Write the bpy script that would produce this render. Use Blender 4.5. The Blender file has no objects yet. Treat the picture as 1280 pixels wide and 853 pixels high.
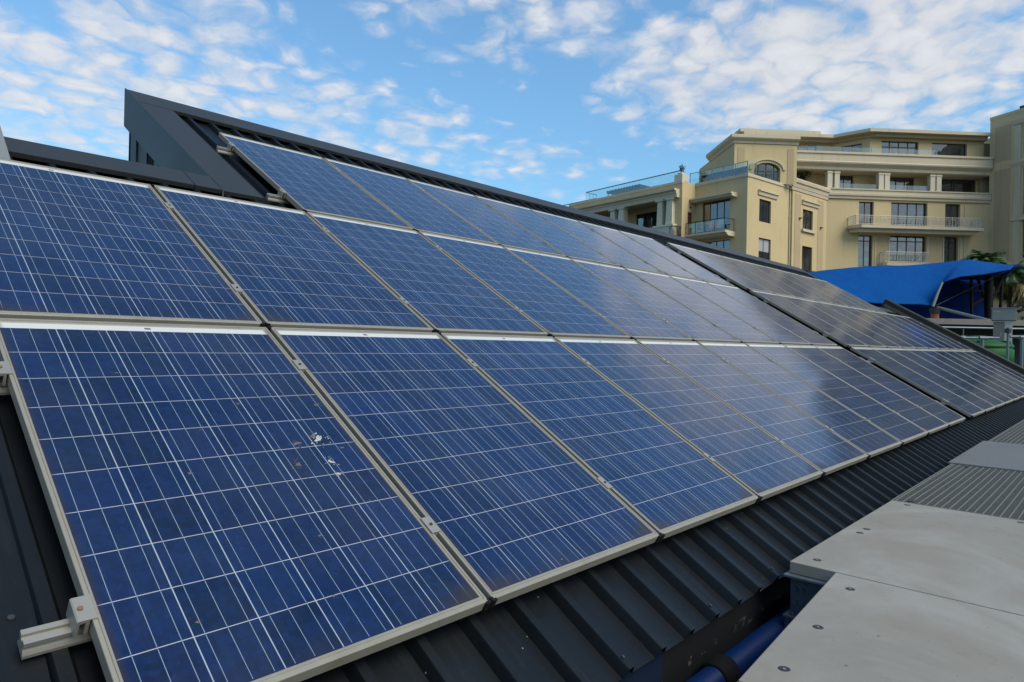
import bpy, bmesh, math, random
from mathutils import Vector, Matrix

random.seed(11)
R = math.radians
scene = bpy.context.scene
COL = scene.collection

# ------------------------------------------------------------------ camera
cam_data = bpy.data.cameras.new("camera")
cam = bpy.data.objects.new("camera", cam_data)
COL.objects.link(cam)
_right = Vector((0.6765, -0.7362, 0.0209)); _up = Vector((-0.0163, 0.0134, 0.9998)); _fw = Vector((0.7363, 0.6767, 0.0029))
_m = Matrix.Identity(4)
for i in range(3):
    _m[i][0] = _right[i]; _m[i][1] = _up[i]; _m[i][2] = -_fw[i]
_m[0][3], _m[1][3], _m[2][3] = -0.4773, -1.4232, 0.7843
cam.matrix_world = _m
cam_data.sensor_width = 36.0
cam_data.lens = 23.63
cam_data.clip_start = 0.05
cam_data.clip_end = 6000
scene.camera = cam

# ------------------------------------------------------------------ sky, sun, exposure
SUN_EL, SUN_HEADING = 45.0, -90.0        # heading measured from +X towards +Y
SUN_STRENGTH, SKY_STRENGTH = 1.5, 0.076
CLOUD_BRIGHT = 4.5
scene.view_settings.view_transform = 'Standard'
scene.view_settings.look = 'None'
scene.view_settings.gamma = 1.0
scene.view_settings.exposure = 1.3
scene.view_settings.use_curve_mapping = False

sun_data = bpy.data.lights.new("sun", 'SUN')
sun_data.energy = SUN_STRENGTH
sun_data.angle = R(40)
sun_data.color = (1.0, 0.90, 0.74)
sun = bpy.data.objects.new("sun", sun_data)
COL.objects.link(sun)
_d = Vector((math.cos(R(SUN_EL)) * math.cos(R(SUN_HEADING)), math.cos(R(SUN_EL)) * math.sin(R(SUN_HEADING)), math.sin(R(SUN_EL))))
sun.rotation_euler = _d.to_track_quat('Z', 'Y').to_euler()
sun.location = (0, -20, 40)


# ------------------------------------------------------------------ node helpers
class V:
    """a node socket (or number) with arithmetic"""
    def __init__(s, nt, sock): s.nt, s.s = nt, sock
    def _op(s, op, *a): return s.nt.math(op, s, *a)
    def __add__(s, o): return s._op('ADD', o)
    def __radd__(s, o): return s._op('ADD', o)
    def __sub__(s, o): return s._op('SUBTRACT', o)
    def __rsub__(s, o): return s.nt.math('SUBTRACT', o, s)
    def __mul__(s, o): return s._op('MULTIPLY', o)
    def __rmul__(s, o): return s._op('MULTIPLY', o)
    def __truediv__(s, o): return s._op('DIVIDE', o)
    def __lt__(s, o): return s._op('LESS_THAN', o)
    def __gt__(s, o): return s._op('GREATER_THAN', o)
    def abs(s): return s._op('ABSOLUTE')
    def fract(s): return s._op('FRACT')
    def floor(s): return s._op('FLOOR')
    def pow(s, o): return s._op('POWER', o)
    def min(s, o): return s._op('MINIMUM', o)
    def max(s, o): return s._op('MAXIMUM', o)
    def smooth(s, lo, hi, a=0.0, b=1.0):
        n = s.nt.n('ShaderNodeMapRange'); n.interpolation_type = 'SMOOTHSTEP'
        s.nt.put(n.inputs[0], s)
        for i, v in enumerate((lo, hi, a, b)): n.inputs[1 + i].default_value = v
        return V(s.nt, n.outputs[0])


class NT:
    def __init__(s, tree):
        s.t = tree
        tree.nodes.clear()
    def n(s, typ): return s.t.nodes.new(typ)
    def put(s, inp, v):
        if isinstance(v, V): s.t.links.new(v.s, inp)
        elif isinstance(v, (tuple, list)) and len(v) == 3 and inp.type == 'RGBA': inp.default_value = (*v, 1)
        else: inp.default_value = v
    def math(s, op, *a):
        n = s.n('ShaderNodeMath'); n.operation = op
        for i, v in enumerate(a): s.put(n.inputs[i], v)
        return V(s, n.outputs[0])
    def mix(s, f, a, b, mode='MIX'):
        n = s.n('ShaderNodeMix'); n.data_type = 'RGBA'; n.blend_type = mode
        s.put(n.inputs[0], f); s.put(n.inputs[6], a); s.put(n.inputs[7], b)
        return V(s, n.outputs[2])
    def coord(s, which='Object'):
        n = s.n('ShaderNodeTexCoord'); return V(s, n.outputs[which])
    def pos(s):
        n = s.n('ShaderNodeNewGeometry'); return V(s, n.outputs['Position'])
    def rnd(s):
        n = s.n('ShaderNodeObjectInfo'); return V(s, n.outputs['Random'])
    def sep(s, v):
        n = s.n('ShaderNodeSeparateXYZ'); s.put(n.inputs[0], v); return [V(s, o) for o in n.outputs]
    def comb(s, x, y, z):
        n = s.n('ShaderNodeCombineXYZ')
        for i, v in enumerate((x, y, z)): s.put(n.inputs[i], v)
        return V(s, n.outputs[0])
    def vadd(s, a, b):
        n = s.n('ShaderNodeVectorMath'); n.operation = 'ADD'; s.put(n.inputs[0], a); s.put(n.inputs[1], b); return V(s, n.outputs[0])
    def vmul(s, a, b):
        n = s.n('ShaderNodeVectorMath'); n.operation = 'MULTIPLY'; s.put(n.inputs[0], a); s.put(n.inputs[1], b); return V(s, n.outputs[0])
    def noise(s, vec, scale=5.0, detail=4.0, rough=0.55, dist=0.0, color=False):
        n = s.n('ShaderNodeTexNoise'); s.put(n.inputs['Vector'], vec)
        n.inputs['Scale'].default_value = scale; n.inputs['Detail'].default_value = detail
        n.inputs['Roughness'].default_value = rough; n.inputs['Distortion'].default_value = dist
        return V(s, n.outputs[1 if color else 0])
    def voro(s, vec, scale=5.0, out='Color'):
        n = s.n('ShaderNodeTexVoronoi'); s.put(n.inputs['Vector'], vec); n.inputs['Scale'].default_value = scale
        return V(s, n.outputs[out])
    def white(s, vec):
        n = s.n('ShaderNodeTexWhiteNoise'); s.put(n.inputs[0], vec); return V(s, n.outputs[0])
    def bump(s, h, strength=0.3, dist=0.01):
        n = s.n('ShaderNodeBump'); n.inputs['Strength'].default_value = strength; n.inputs['Distance'].default_value = dist
        s.put(n.inputs['Height'], h); return V(s, n.outputs[0])
    def principled(s, color, rough=0.5, metal=0.0, spec=0.5, normal=None, **kw):
        n = s.n('ShaderNodeBsdfPrincipled')
        s.put(n.inputs['Base Color'], color); s.put(n.inputs['Roughness'], rough); s.put(n.inputs['Metallic'], metal)
        s.put(n.inputs['Specular IOR Level'], spec)
        if normal is not None: s.put(n.inputs['Normal'], normal)
        for k, v in kw.items(): s.put(n.inputs[k], v)
        o = s.n('ShaderNodeOutputMaterial'); s.t.links.new(n.outputs[0], o.inputs[0])
        return n


def newmat(name):
    m = bpy.data.materials.new(name); m.use_nodes = True
    return m, NT(m.node_tree)


# ------------------------------------------------------------------ world
world = bpy.data.worlds.new("World"); scene.world = world; world.use_nodes = True
w = NT(world.node_tree)
sky = w.n('ShaderNodeTexSky'); sky.sky_type = 'NISHITA'; sky.sun_disc = False
sky.sun_elevation = R(SUN_EL); sky.sun_rotation = R(90 - SUN_HEADING)
sky.altitude = 0; sky.air_density = 1.0; sky.dust_density = 0.6; sky.ozone_density = 2.5
d = w.coord('Generated')
dx, dy, dz = w.sep(d)
zz = dz.max(0.0) + 0.17
px_, py_ = dx / zz, dy / zz
p = w.comb(px_, py_, 0.0)
az = w.math('ARCTAN2', dy, dx) * (180 / math.pi); el = w.math('ARCSINE', dz) * (180 / math.pi)
def blob(caz, cel, raz, rel, k=1.0):
    ex = (az - caz) / raz; ey = (el - cel) / rel
    return (ex * ex + ey * ey).smooth(0.0, 1.0, k, 0.0)
mask = blob(77, 19, 27, 13, 1.0).max(blob(58, 17, 19, 6.5, 1.0)).max(blob(17, 22, 27, 10.5, 1.28)).max(blob(43, 27, 20, 7.5, 0.92)).max(blob(40, 14.5, 11, 4.5, 0.72)).max(blob(-115, 17, 75, 24, 1.25)).max(blob(150, 25, 60, 25, 0.7))
big = w.noise(p, 2.2, 2.0, 0.5)
warp = w.vmul(w.vadd(w.noise(p, 6.0, 3.0, color=True), (-0.5, -0.5, 0.0)), (0.16, 0.16, 0.0))
pw = w.vadd(p, warp)
fine = w.noise(pw, 11.0, 6.0, 0.60, 0.1)
vor = w.voro(pw, 12.5, 'Distance')
puff = fine * 0.72 + (1.0 - vor) * 0.42
dens = puff + mask * 0.46 + (big - 0.5) * 0.26 - 0.795
cov = dens.smooth(-0.02, 0.44) * 0.92
cov = cov * dz.smooth(0.03, 0.14)
shade = puff.smooth(0.40, 0.95, 0.84, 1.0)
cloud = w.vmul(w.comb(CLOUD_BRIGHT * 0.98, CLOUD_BRIGHT * 0.99, CLOUD_BRIGHT * 1.03), w.comb(shade, shade, shade))
lowk = dz.smooth(0.0, 0.50, 0.74, 1.0)
tint = w.vmul(w.comb(0.84, 1.13, 1.15), w.comb(lowk, lowk, lowk))
skyc = w.mix(cov, w.vmul(V(w, sky.outputs[0]), tint), cloud)
bg = w.n('ShaderNodeBackground'); bg.inputs[1].default_value = SKY_STRENGTH
w.put(bg.inputs[0], skyc)
wo = w.n('ShaderNodeOutputWorld'); w.t.links.new(bg.outputs[0], wo.inputs[0])

# ------------------------------------------------------------------ materials
M = {}

def mat_cells():
    m, t = newmat("solar_cells")
    o = t.coord('Object'); x, y, _ = t.sep(o); rnd = t.rnd()
    U = (x - 0.0220) / 0.1580; Vv = (y - 0.0270) / 0.1562
    fu, fv = U.fract(), Vv.fract()
    du = fu.min(1.0 - fu) * 0.1580; dv = fv.min(1.0 - fv) * 0.1562
    inner = (U > 0.5) * (U < 5.5)
    col = (du < 0.0015) * inner
    row = (dv < 0.0013) * (Vv > 0.5) * (Vv < 9.6)
    cellmask = (U > -0.02) * (U < 6.02)
    bus = (((fu - 1 / 6).abs() < 0.0048) .max((fu - 0.5).abs() < 0.0048).max((fu - 5 / 6).abs() < 0.0048)) * (dv > 0.0028) * cellmask
    top = Vv > 10.0
    cid = t.comb(U.floor(), Vv.floor(), rnd * 91.0)
    cw = t.white(cid)
    flake = t.voro(t.vadd(o, t.comb(rnd * 7.0, rnd * 3.0, 0.0)), 52.0)
    fl = t.sep(flake)[0]
    k = 0.76 + cw * 0.36 + (fl - 0.5) * 0.34 + (rnd - 0.5) * 0.16
    base = t.vmul(t.comb(0.0016, 0.0140, 0.060), t.comb(k, k, k))
    # purple / teal drift between cells
    base = t.mix(t.white(t.vadd(cid, (3.1, 1.7, 0.0))) * 0.35, base, t.vmul(t.comb(0.0040, 0.0120, 0.062), t.comb(k, k, k)))
    c = t.mix(bus, base, (0.21, 0.27, 0.34))
    c = t.mix(row, c, (0.30, 0.31, 0.35))
    c = t.mix(col, c, (0.27, 0.32, 0.38))
    c = t.mix(top, c, (0.48, 0.49, 0.48))
    # dust film, washed-down dirt, and a darker band along the side edges
    w1 = t.vadd(o, t.comb(rnd * 31.0, rnd * 17.0, 0.0))
    nz = t.noise(w1, 2.2, 5.0, 0.6); nf = t.noise(w1, 60.0, 3.0, 0.6)
    streak = t.noise(t.vmul(w1, (22.0, 1.6, 1.0)), 1.0, 3.0, 0.6)
    dust = nz.smooth(0.30, 0.8) * 0.030 + streak.smooth(0.5, 0.8) * 0.014 + nf.smooth(0.62, 0.75) * 0.02 + 0.006
    c = t.mix(dust, c, (0.36, 0.38, 0.40))
    ex = x.min(0.992 - x)
    corner = ((y - 0.02) + (ex - 0.02) * 0.40 + (t.noise(w1, 9.0, 3.0) - 0.5) * 0.10).smooth(0.0, 0.13, 1.0, 0.0)
    lower = (y + (streak - 0.5) * 0.08).smooth(0.03, 0.11, 0.30, 0.0)
    edge = (ex + (nz - 0.5) * 0.02).smooth(0.017, 0.036, 0.55, 0.0)
    grime_and_edge = (corner * 0.90 * nz.smooth(0.15, 0.42)).max(edge).max(lower * nz.smooth(0.3, 0.7))
    c = t.mix(grime_and_edge, c, (0.030, 0.022, 0.020))
    specks = t.voro(w1, 9.0, 'Distance')
    sp = (specks + (nf - 0.5) * 0.05).smooth(0.018, 0.030, 1.0, 0.0) * (t.white(t.voro(w1, 9.0)) > 0.72)
    c = t.mix(sp * 0.55, c, (0.45, 0.43, 0.38))
    t.principled(c, rough=0.075 + dust * 1.2 + grime_and_edge * 0.3, spec=0.42, IOR=1.45, **{'Sheen Weight': 0.04})
    return m
M['cells'] = mat_cells()


def mat_simple(name, col, rough=0.5, metal=0.0, var=0.15, scale=8.0, dirt=None, dirt_amt=0.3, bump=0.0, spec=0.5, aniso=None, world=False):
    m, t = newmat(name)
    o = t.pos() if world else t.coord('Object')
    if aniso: o = t.vmul(o, aniso)
    n1 = t.noise(o, scale, 5.0, 0.6); n2 = t.noise(o, scale * 9.0, 3.0, 0.6)
    k = 1.0 - var + n1 * var * 1.3 + (n2 - 0.5) * var * 0.6
    c = t.vmul(t.comb(*col), t.comb(k, k, k))
    if dirt:
        c = t.mix(n1.smooth(0.48, 0.75) * dirt_amt, c, dirt)
    nrm = t.bump(n2 + n1 * 0.7, bump, 0.004) if bump else None
    t.principled(c, rough=rough - 0.06 + n1 * 0.14, metal=metal, spec=spec, normal=nrm)
    return m

M['alu'] = mat_simple("anodised_aluminium", (0.275, 0.258, 0.215), 0.5, 0.2, 0.30, 3.0, (0.14, 0.115, 0.075), 0.6)
M['alu_clean'] = mat_simple("mill_aluminium", (0.30, 0.29, 0.26), 0.45, 0.4, 0.15, 9.0, (0.25, 0.22, 0.18), 0.3)
def mat_slate():
    m, t = newmat("slate_coated_steel")
    o = t.pos(); x, y, z = t.sep(o)
    run = t.comb(x, y * 1.16, 0.0)
    n1 = t.noise(o, 1.8, 5.0, 0.6); n2 = t.noise(o, 40.0, 3.0, 0.65)
    st = t.noise(t.vmul(run, (26.0, 2.2, 1.0)), 1.0, 5.0, 0.65)
    c = t.mix(n1.smooth(0.35, 0.7), (0.0030, 0.0046, 0.0064), (0.0048, 0.0066, 0.0084))
    c = t.mix(st.smooth(0.52, 0.74) * 0.22, c, (0.022, 0.025, 0.028))
    c = t.mix(n2.smooth(0.60, 0.72) * 0.12, c, (0.036, 0.037, 0.037))
    sv = t.voro(o, 26.0, 'Distance'); sw = t.white(t.voro(o, 26.0))
    c = t.mix((sv < 0.07) * (sw > 0.90) * 0.8, c, (0.22, 0.21, 0.19))
    sv2 = t.voro(t.vmul(run, (9.0, 5.0, 1.0)), 1.0, 'Distance'); sw2 = t.white(t.voro(t.vmul(run, (9.0, 5.0, 1.0)), 1.0))
    c = t.mix((sv2 + (n2 - 0.5) * 0.10).smooth(0.05, 0.09, 1.0, 0.0) * (sw2 > 0.90) * 0.5, c, (0.13, 0.125, 0.115))
    t.principled(c, rough=0.34 + n1 * 0.10 + st * 0.12, spec=0.28, normal=t.bump(n2 * 0.3 + n1, 0.05, 0.01))
    return m
M['slate'] = mat_slate()
M['slate_flash'] = mat_simple("slate_flashing", (0.0260, 0.0275, 0.0290), 0.48, 0.0, 0.16, 2.0, (0.035, 0.036, 0.036), 0.20, spec=0.33)
M['grey_flash'] = mat_simple("pale_grey_flashing", (0.17, 0.18, 0.18), 0.5, 0.0, 0.1, 3.0)
M['brown_flash'] = mat_simple("weathered_brown_flashing", (0.024, 0.022, 0.0185), 0.5, 0.0, 0.25, 3.0, (0.05, 0.046, 0.040), 0.3, spec=0.3)
M['black'] = mat_simple("black_rubber", (0.006, 0.006, 0.0065), 0.8, 0.0, 0.2, 8.0, spec=0.2)
M['wall_dark'] = None
M['bolt'] = mat_simple("rusty_bolt", (0.20, 0.13, 0.08), 0.6, 0.3, 0.4, 60.0)
M['bolt_dark'] = mat_simple("dark_steel_bolt", (0.05, 0.052, 0.055), 0.5, 0.5, 0.3, 40.0)
M['steel_blue'] = mat_simple("blue_grey_painted_steel", (0.085, 0.105, 0.13), 0.5, 0.1, 0.3, 6.0, (0.05, 0.05, 0.05), 0.5, bump=0.05)
M['dropping'] = mat_simple("bird_dropping", (0.46, 0.45, 0.43), 0.8, 0.0, 0.45, 120.0, (0.10, 0.10, 0.12), 0.75)
M['dropping_brown'] = mat_simple("old_bird_dropping", (0.105, 0.095, 0.095), 0.8, 0.0, 0.5, 60.0)
M['print'] = mat_simple("faded_print", (0.12, 0.12, 0.14), 0.6, 0.0, 0.2, 60.0)


def mat_board():
    m, t = newmat("fibre_cement_board")
    o = t.pos()
    n1 = t.noise(o, 1.7, 5.0, 0.6); n2 = t.noise(o, 14.0, 5.0, 0.65); n3 = t.noise(o, 160.0, 2.0, 0.7)
    k = 0.78 + n1 * 0.30 + (n2 - 0.5) * 0.26 + (n3 - 0.5) * 0.10
    c = t.vmul(t.comb(0.245, 0.232, 0.200), t.comb(k, k, k))
    c = t.mix(n1.smooth(0.44, 0.66) * 0.62, c, (0.195, 0.176, 0.138))
    wet = t.noise(t.vadd(o, (3.3, 1.1, 0.0)), 0.9, 6.0, 0.62, 0.8)
    c = t.mix((wet - 0.5).abs().smooth(0.0, 0.03, 1.0, 0.0) * n2.smooth(0.4, 0.65) * 0.35, c, (0.15, 0.14, 0.12))
    c = t.mix(wet.smooth(0.53, 0.70) * 0.40, c, (0.34, 0.335, 0.315))
    ve = t.voro(o, 11.0, 'Distance'); vc = t.white(t.voro(o, 11.0))
    spot = (ve + (n3 - 0.5) * 0.06).smooth(0.045, 0.085, 1.0, 0.0) * (vc > 0.70)
    c = t.mix(spot * 0.75, c, (0.07, 0.065, 0.055))
    ve2 = t.voro(o, 30.0, 'Distance'); vc2 = t.white(t.voro(o, 30.0))
    c = t.mix((ve2 < 0.10) * (vc2 > 0.80) * 0.7, c, (0.13, 0.125, 0.11))
    scr = t.noise(t.vmul(o, (3.0, 16.0, 1.0)), 1.6, 6.0, 0.7, 1.2)
    c = t.mix(((scr - 0.5).abs()).smooth(0.0, 0.014, 1.0, 0.0) * n2.smooth(0.52, 0.7) * 0.5, c, (0.16, 0.155, 0.14))
    t.principled(c, rough=0.62 + n2 * 0.15, spec=0.35, normal=t.bump(n3 + n2, 0.12, 0.002))
    return m
M['board'] = mat_board()
M['grate'] = mat_simple("galvanised_grating", (0.155, 0.155, 0.138), 0.6, 0.1, 0.3, 4.0, (0.11, 0.10, 0.085), 0.5)
M['grate_mesh'] = mat_simple("gritty_grating_infill", (0.100, 0.100, 0.090), 0.75, 0.0, 0.45, 12.0, (0.07, 0.065, 0.055), 0.6)
M['plate'] = mat_simple("worn_steel_plate", (0.155, 0.155, 0.15), 0.42, 0.15, 0.25, 2.5, (0.13, 0.125, 0.115), 0.5)


def mat_wall_dark():
    m, t = newmat("dark_painted_wall")
    o = t.pos()
    n1 = t.noise(o, 5.0, 5.0, 0.6); x, y, z = t.sep(o)
    line = (z + 0.44 + (t.noise(t.comb(x, 0.0, 0.0), 3.0, 3.0) - 0.5) * 0.10).abs().smooth(0.012, 0.030, 1.0, 0.0)
    fl = line * t.noise(o, 13.0, 4.0, 0.7).smooth(0.57, 0.62)
    c = t.mix(fl, (0.006, 0.007, 0.009), (0.06, 0.06, 0.055))
    c = t.mix((x < 1.74), c, (0.003, 0.011, 0.032))
    t.principled(c, rough=0.6 + n1 * 0.1, spec=0.3)
    return m
M['wall_dark'] = mat_wall_dark()
M['pipe_blue'] = mat_simple("blue_pvc", (0.0015, 0.020, 0.100), 0.5, 0.0, 0.15, 5.0, (0.02, 0.03, 0.05), 0.3, spec=0.2)


def mat_stucco(name, col, streaks=0.25):
    m, t = newmat(name)
    o = t.pos()
    n1 = t.noise(o, 0.35, 5.0, 0.6); n2 = t.noise(o, 3.0, 4.0, 0.6)
    st = t.noise(t.vmul(o, (1.6, 1.6, 0.12)), 1.0, 4.0, 0.65)
    k = 0.88 + n1 * 0.20 + (n2 - 0.5) * 0.08
    c = t.vmul(t.comb(*col), t.comb(k, k, k))
    c = t.mix(st.smooth(0.52, 0.78) * streaks, c, tuple(v * 0.52 for v in col))
    t.principled(c, rough=0.85, spec=0.2, normal=t.bump(t.noise(o, 18.0, 3.0), 0.15, 0.02))
    return m
M['cream'] = mat_stucco("cream_stucco", (0.47, 0.375, 0.215))
M['beige'] = mat_stucco("beige_stucco", (0.50, 0.39, 0.235), 0.3)
M['cream_trim'] = mat_stucco("pale_stucco_trim", (0.47, 0.41, 0.30), 0.4)
M['taupe'] = mat_stucco("taupe_stucco_panel", (0.37, 0.295, 0.185), 0.25)
M['stone'] = mat_stucco("pale_stone_column", (0.50, 0.46, 0.36), 0.25)
M['frame_dark'] = mat_simple("dark_bronze_frame", (0.018, 0.016, 0.015), 0.5)
M['wood'] = mat_simple("brown_door_wood", (0.075, 0.028, 0.012), 0.5, 0.0, 0.3, 2.0)
M['blind'] = mat_simple("pale_roller_blind", (0.30, 0.31, 0.32), 0.7, 0.0, 0.1, 1.0)
M['rail_dark'] = mat_simple("dark_iron_rail", (0.035, 0.032, 0.028), 0.5, 0.3)
M['rail_light'] = mat_simple("pale_iron_rail", (0.46, 0.44, 0.40), 0.5, 0.2)
M['screen'] = mat_simple("slate_blue_screen", (0.014, 0.018, 0.028), 0.6)
M['chair_red'] = mat_simple("faded_red_fabric", (0.24, 0.085, 0.06), 0.8)
M['interior'] = mat_simple("dim_interior", (0.02, 0.018, 0.016), 0.8)


def mat_pane(name, col=(0.016, 0.018, 0.020)):
    m, t = newmat(name)
    o = t.pos(); n1 = t.noise(o, 0.8, 3.0)
    wob = t.noise(o, 0.9, 2.0)
    c = t.mix(n1.smooth(0.45, 0.62) * 0.5, col, tuple(v * 2.2 for v in col))
    t.principled(c, rough=0.03, spec=0.5, IOR=2.4, normal=t.bump(wob, 0.12, 0.15))
    return m
M['pane'] = mat_pane("window_glass")


def mat_clear(name, tint=(0.86, 0.94, 0.93), alpha=0.55):
    m, t = newmat(name)
    tr = t.n('ShaderNodeBsdfTransparent'); tr.inputs[0].default_value = (*tint, 1)
    gl = t.n('ShaderNodeBsdfGlossy'); gl.inputs['Roughness'].default_value = 0.03
    lw = t.n('ShaderNodeLayerWeight'); lw.inputs[0].default_value = 0.5
    fr = V(t, lw.outputs['Facing']).pow(4.0) * 0.45 + 0.12
    mx = t.n('ShaderNodeMixShader')
    t.put(mx.inputs[0], fr); t.t.links.new(tr.outputs[0], mx.inputs[1]); t.t.links.new(gl.outputs[0], mx.inputs[2])
    o = t.n('ShaderNodeOutputMaterial'); t.t.links.new(mx.outputs[0], o.inputs[0])
    return m
M['clear'] = mat_clear("balustrade_glass")


def mat_sail(name, col):
    m, t = newmat(name)
    o = t.pos(); n = t.noise(o, 0.9, 4.0, 0.6); n2 = t.noise(o, 30.0, 2.0)
    k = 0.86 + n * 0.26 + (n2 - 0.5) * 0.06
    c = t.vmul(t.comb(*col), t.comb(k, k, k))
    x, y, z = t.sep(o); sm_ = ((x * 0.62 - y * 0.78) / 2.1).fract()
    c = t.mix((sm_ < 0.012) * 0.35, c, tuple(v * 0.55 for v in col))
    pn = t.principled(c, rough=0.85, spec=0.06, normal=t.bump(t.noise(t.vmul(o, (1.0, 1.0, 0.5)), 1.1, 4.0), 0.55, 0.22))
    return m
M['sail'] = mat_sail("blue_shade_cloth", (0.002, 0.056, 0.215))
M['sail_dark'] = mat_sail("navy_shade_cloth", (0.003, 0.018, 0.11))
M['post_red'] = mat_simple("rust_red_paint", (0.28, 0.055, 0.025), 0.5)
M['galv'] = mat_simple("galvanised_steel", (0.21, 0.215, 0.21), 0.45, 0.4, 0.25, 4.0)
M['pipe_pale'] = mat_simple("pale_blue_grey_pipe", (0.095, 0.125, 0.15), 0.4, 0.1, 0.2, 4.0)
M['tank'] = mat_simple("green_polyethylene", (0.006, 0.070, 0.016), 0.55, 0.0, 0.15, 1.5, (0.02, 0.055, 0.02), 0.3, spec=0.2)
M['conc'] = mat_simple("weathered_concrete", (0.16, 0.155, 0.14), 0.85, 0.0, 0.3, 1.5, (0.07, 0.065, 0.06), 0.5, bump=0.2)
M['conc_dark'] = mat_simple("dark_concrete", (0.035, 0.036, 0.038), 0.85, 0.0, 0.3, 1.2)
M['ground'] = mat_simple("asphalt_quay", (0.06, 0.06, 0.058), 0.9, 0.0, 0.3, 0.3, (0.10, 0.095, 0.085), 0.4, world=True)
M['trunk'] = mat_simple("palm_trunk", (0.11, 0.085, 0.055), 0.9, 0.0, 0.4, 5.0, bump=0.4)


def mat_leaf(name, a, b):
    m, t = newmat(name)
    o = t.pos(); n = t.noise(o, 3.0, 3.0)
    c = t.mix(n.smooth(0.35, 0.65), a, b)
    pn = t.principled(c, rough=0.5, spec=0.4)
    pn.inputs['Transmission Weight'].default_value = 0.0
    return m
M['frond'] = mat_leaf("palm_frond", (0.028, 0.065, 0.018), (0.075, 0.120, 0.030))
M['frond_dry'] = mat_leaf("dry_palm_frond", (0.20, 0.165, 0.060), (0.10, 0.105, 0.035))
M['leaf'] = mat_leaf("shrub_leaf", (0.016, 0.028, 0.008), (0.050, 0.065, 0.016))


# ------------------------------------------------------------------ mesh helpers
class MB:
    def __init__(s): s.bm = bmesh.new()
    def face(s, pts):
        vs = [s.bm.verts.new(p) for p in pts]
        return s.bm.faces.new(vs)
    def box(s, x0, x1, y0, y1, z0, z1):
        v = [s.bm.verts.new(c) for c in ((x0, y0, z0), (x1, y0, z0), (x1, y1, z0), (x0, y1, z0), (x0, y0, z1), (x1, y0, z1), (x1, y1, z1), (x0, y1, z1))]
        for f in ((0, 3, 2, 1), (4, 5, 6, 7), (0, 1, 5, 4), (1, 2, 6, 5), (2, 3, 7, 6), (3, 0, 4, 7)):
            s.bm.faces.new([v[i] for i in f])
        return s
    def prism(s, poly, z0, z1):
        a = [s.bm.verts.new((x, y, z0)) for x, y in poly]; b = [s.bm.verts.new((x, y, z1)) for x, y in poly]
        n = len(poly)
        s.bm.faces.new(a[::-1]); s.bm.faces.new(b)
        for i in range(n): s.bm.faces.new((a[i], a[(i + 1) % n], b[(i + 1) % n], b[i]))
        return s
    def sweep(s, prof, p0, p1, ax, ay):
        """profile [(a,b)] in the axes ax, ay swept from p0 to p1"""
        p0, p1, ax, ay = Vector(p0), Vector(p1), Vector(ax), Vector(ay)
        a = [s.bm.verts.new(p0 + ax * u + ay * v) for u, v in prof]; b = [s.bm.verts.new(p1 + ax * u + ay * v) for u, v in prof]
        n = len(prof)
        s.bm.faces.new(a[::-1]); s.bm.faces.new(b)
        for i in range(n): s.bm.faces.new((a[i], a[(i + 1) % n], b[(i + 1) % n], b[i]))
        return s
    def tube(s, pts, r, n=10, caps=True):
        pts = [Vector(p) for p in pts]
        if not isinstance(r, (list, tuple)): r = [r] * len(pts)
        rings = []
        up = Vector((0, 0, 1))
        for i, p in enumerate(pts):
            d = (pts[min(i + 1, len(pts) - 1)] - pts[max(i - 1, 0)]).normalized()
            u = up if abs(d.z) < 0.95 else Vector((1, 0, 0))
            a = d.cross(u).normalized(); b = d.cross(a).normalized()
            rings.append([s.bm.verts.new(p + (a * math.cos(k * 2 * math.pi / n) + b * math.sin(k * 2 * math.pi / n)) * r[i]) for k in range(n)])
        for A, B in zip(rings, rings[1:]):
            for k in range(n): s.bm.faces.new((A[k], A[(k + 1) % n], B[(k + 1) % n], B[k]))
        if caps:
            s.bm.faces.new(rings[0][::-1]); s.bm.faces.new(rings[-1])
        return s
    def lathe(s, prof, n=32, c=(0, 0)):
        rings = []
        for r, z in prof:
            rings.append([s.bm.verts.new((c[0] + r * math.cos(k * 2 * math.pi / n), c[1] + r * math.sin(k * 2 * math.pi / n), z)) for k in range(n)])
        for A, B in zip(rings, rings[1:]):
            for k in range(n): s.bm.faces.new((A[k], A[(k + 1) % n], B[(k + 1) % n], B[k]))
        s.bm.faces.new(rings[0][::-1]); s.bm.faces.new(rings[-1])
        return s
    def disc(s, c, r, z, n=16, h=0.0):
        return s.prism([(c[0] + r * math.cos(k * 2 * math.pi / n), c[1] + r * math.sin(k * 2 * math.pi / n)) for k in range(n)], z, z + h)
    def out(s, name, mat, parent=None, smooth=False, bevel=0.0, bseg=2):
        bm = s.bm
        bmesh.ops.recalc_face_normals(bm, faces=bm.faces)
        me = bpy.data.meshes.new(name); bm.to_mesh(me); bm.free()
        me.materials.append(mat)
        o = bpy.data.objects.new(name, me); COL.objects.link(o)
        if parent: o.parent = parent
        if smooth:
            for p in me.polygons: p.use_smooth = True
        if bevel:
            b = o.modifiers.new("bevel", 'BEVEL'); b.width = bevel; b.segments = bseg; b.limit_method = 'ANGLE'; b.angle_limit = R(40)
        return o


def tag(o, label=None, cat=None, group=None, kind=None):
    if label: o['label'] = label
    if cat: o['category'] = cat
    if group: o['group'] = group
    if kind: o['kind'] = kind
    return o

def empty(name, loc=(0, 0, 0), rot=(0, 0, 0), **kw):
    o = bpy.data.objects.new(name, None); COL.objects.link(o)
    o.location = loc; o.rotation_euler = rot; o.empty_display_size = 0.2
    return tag(o, **kw)

def copy_tree(o, parent=None):
    c = o.copy(); COL.objects.link(c)
    if parent: c.parent = parent
    for ch in o.children: copy_tree(ch, c)
    return c

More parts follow.
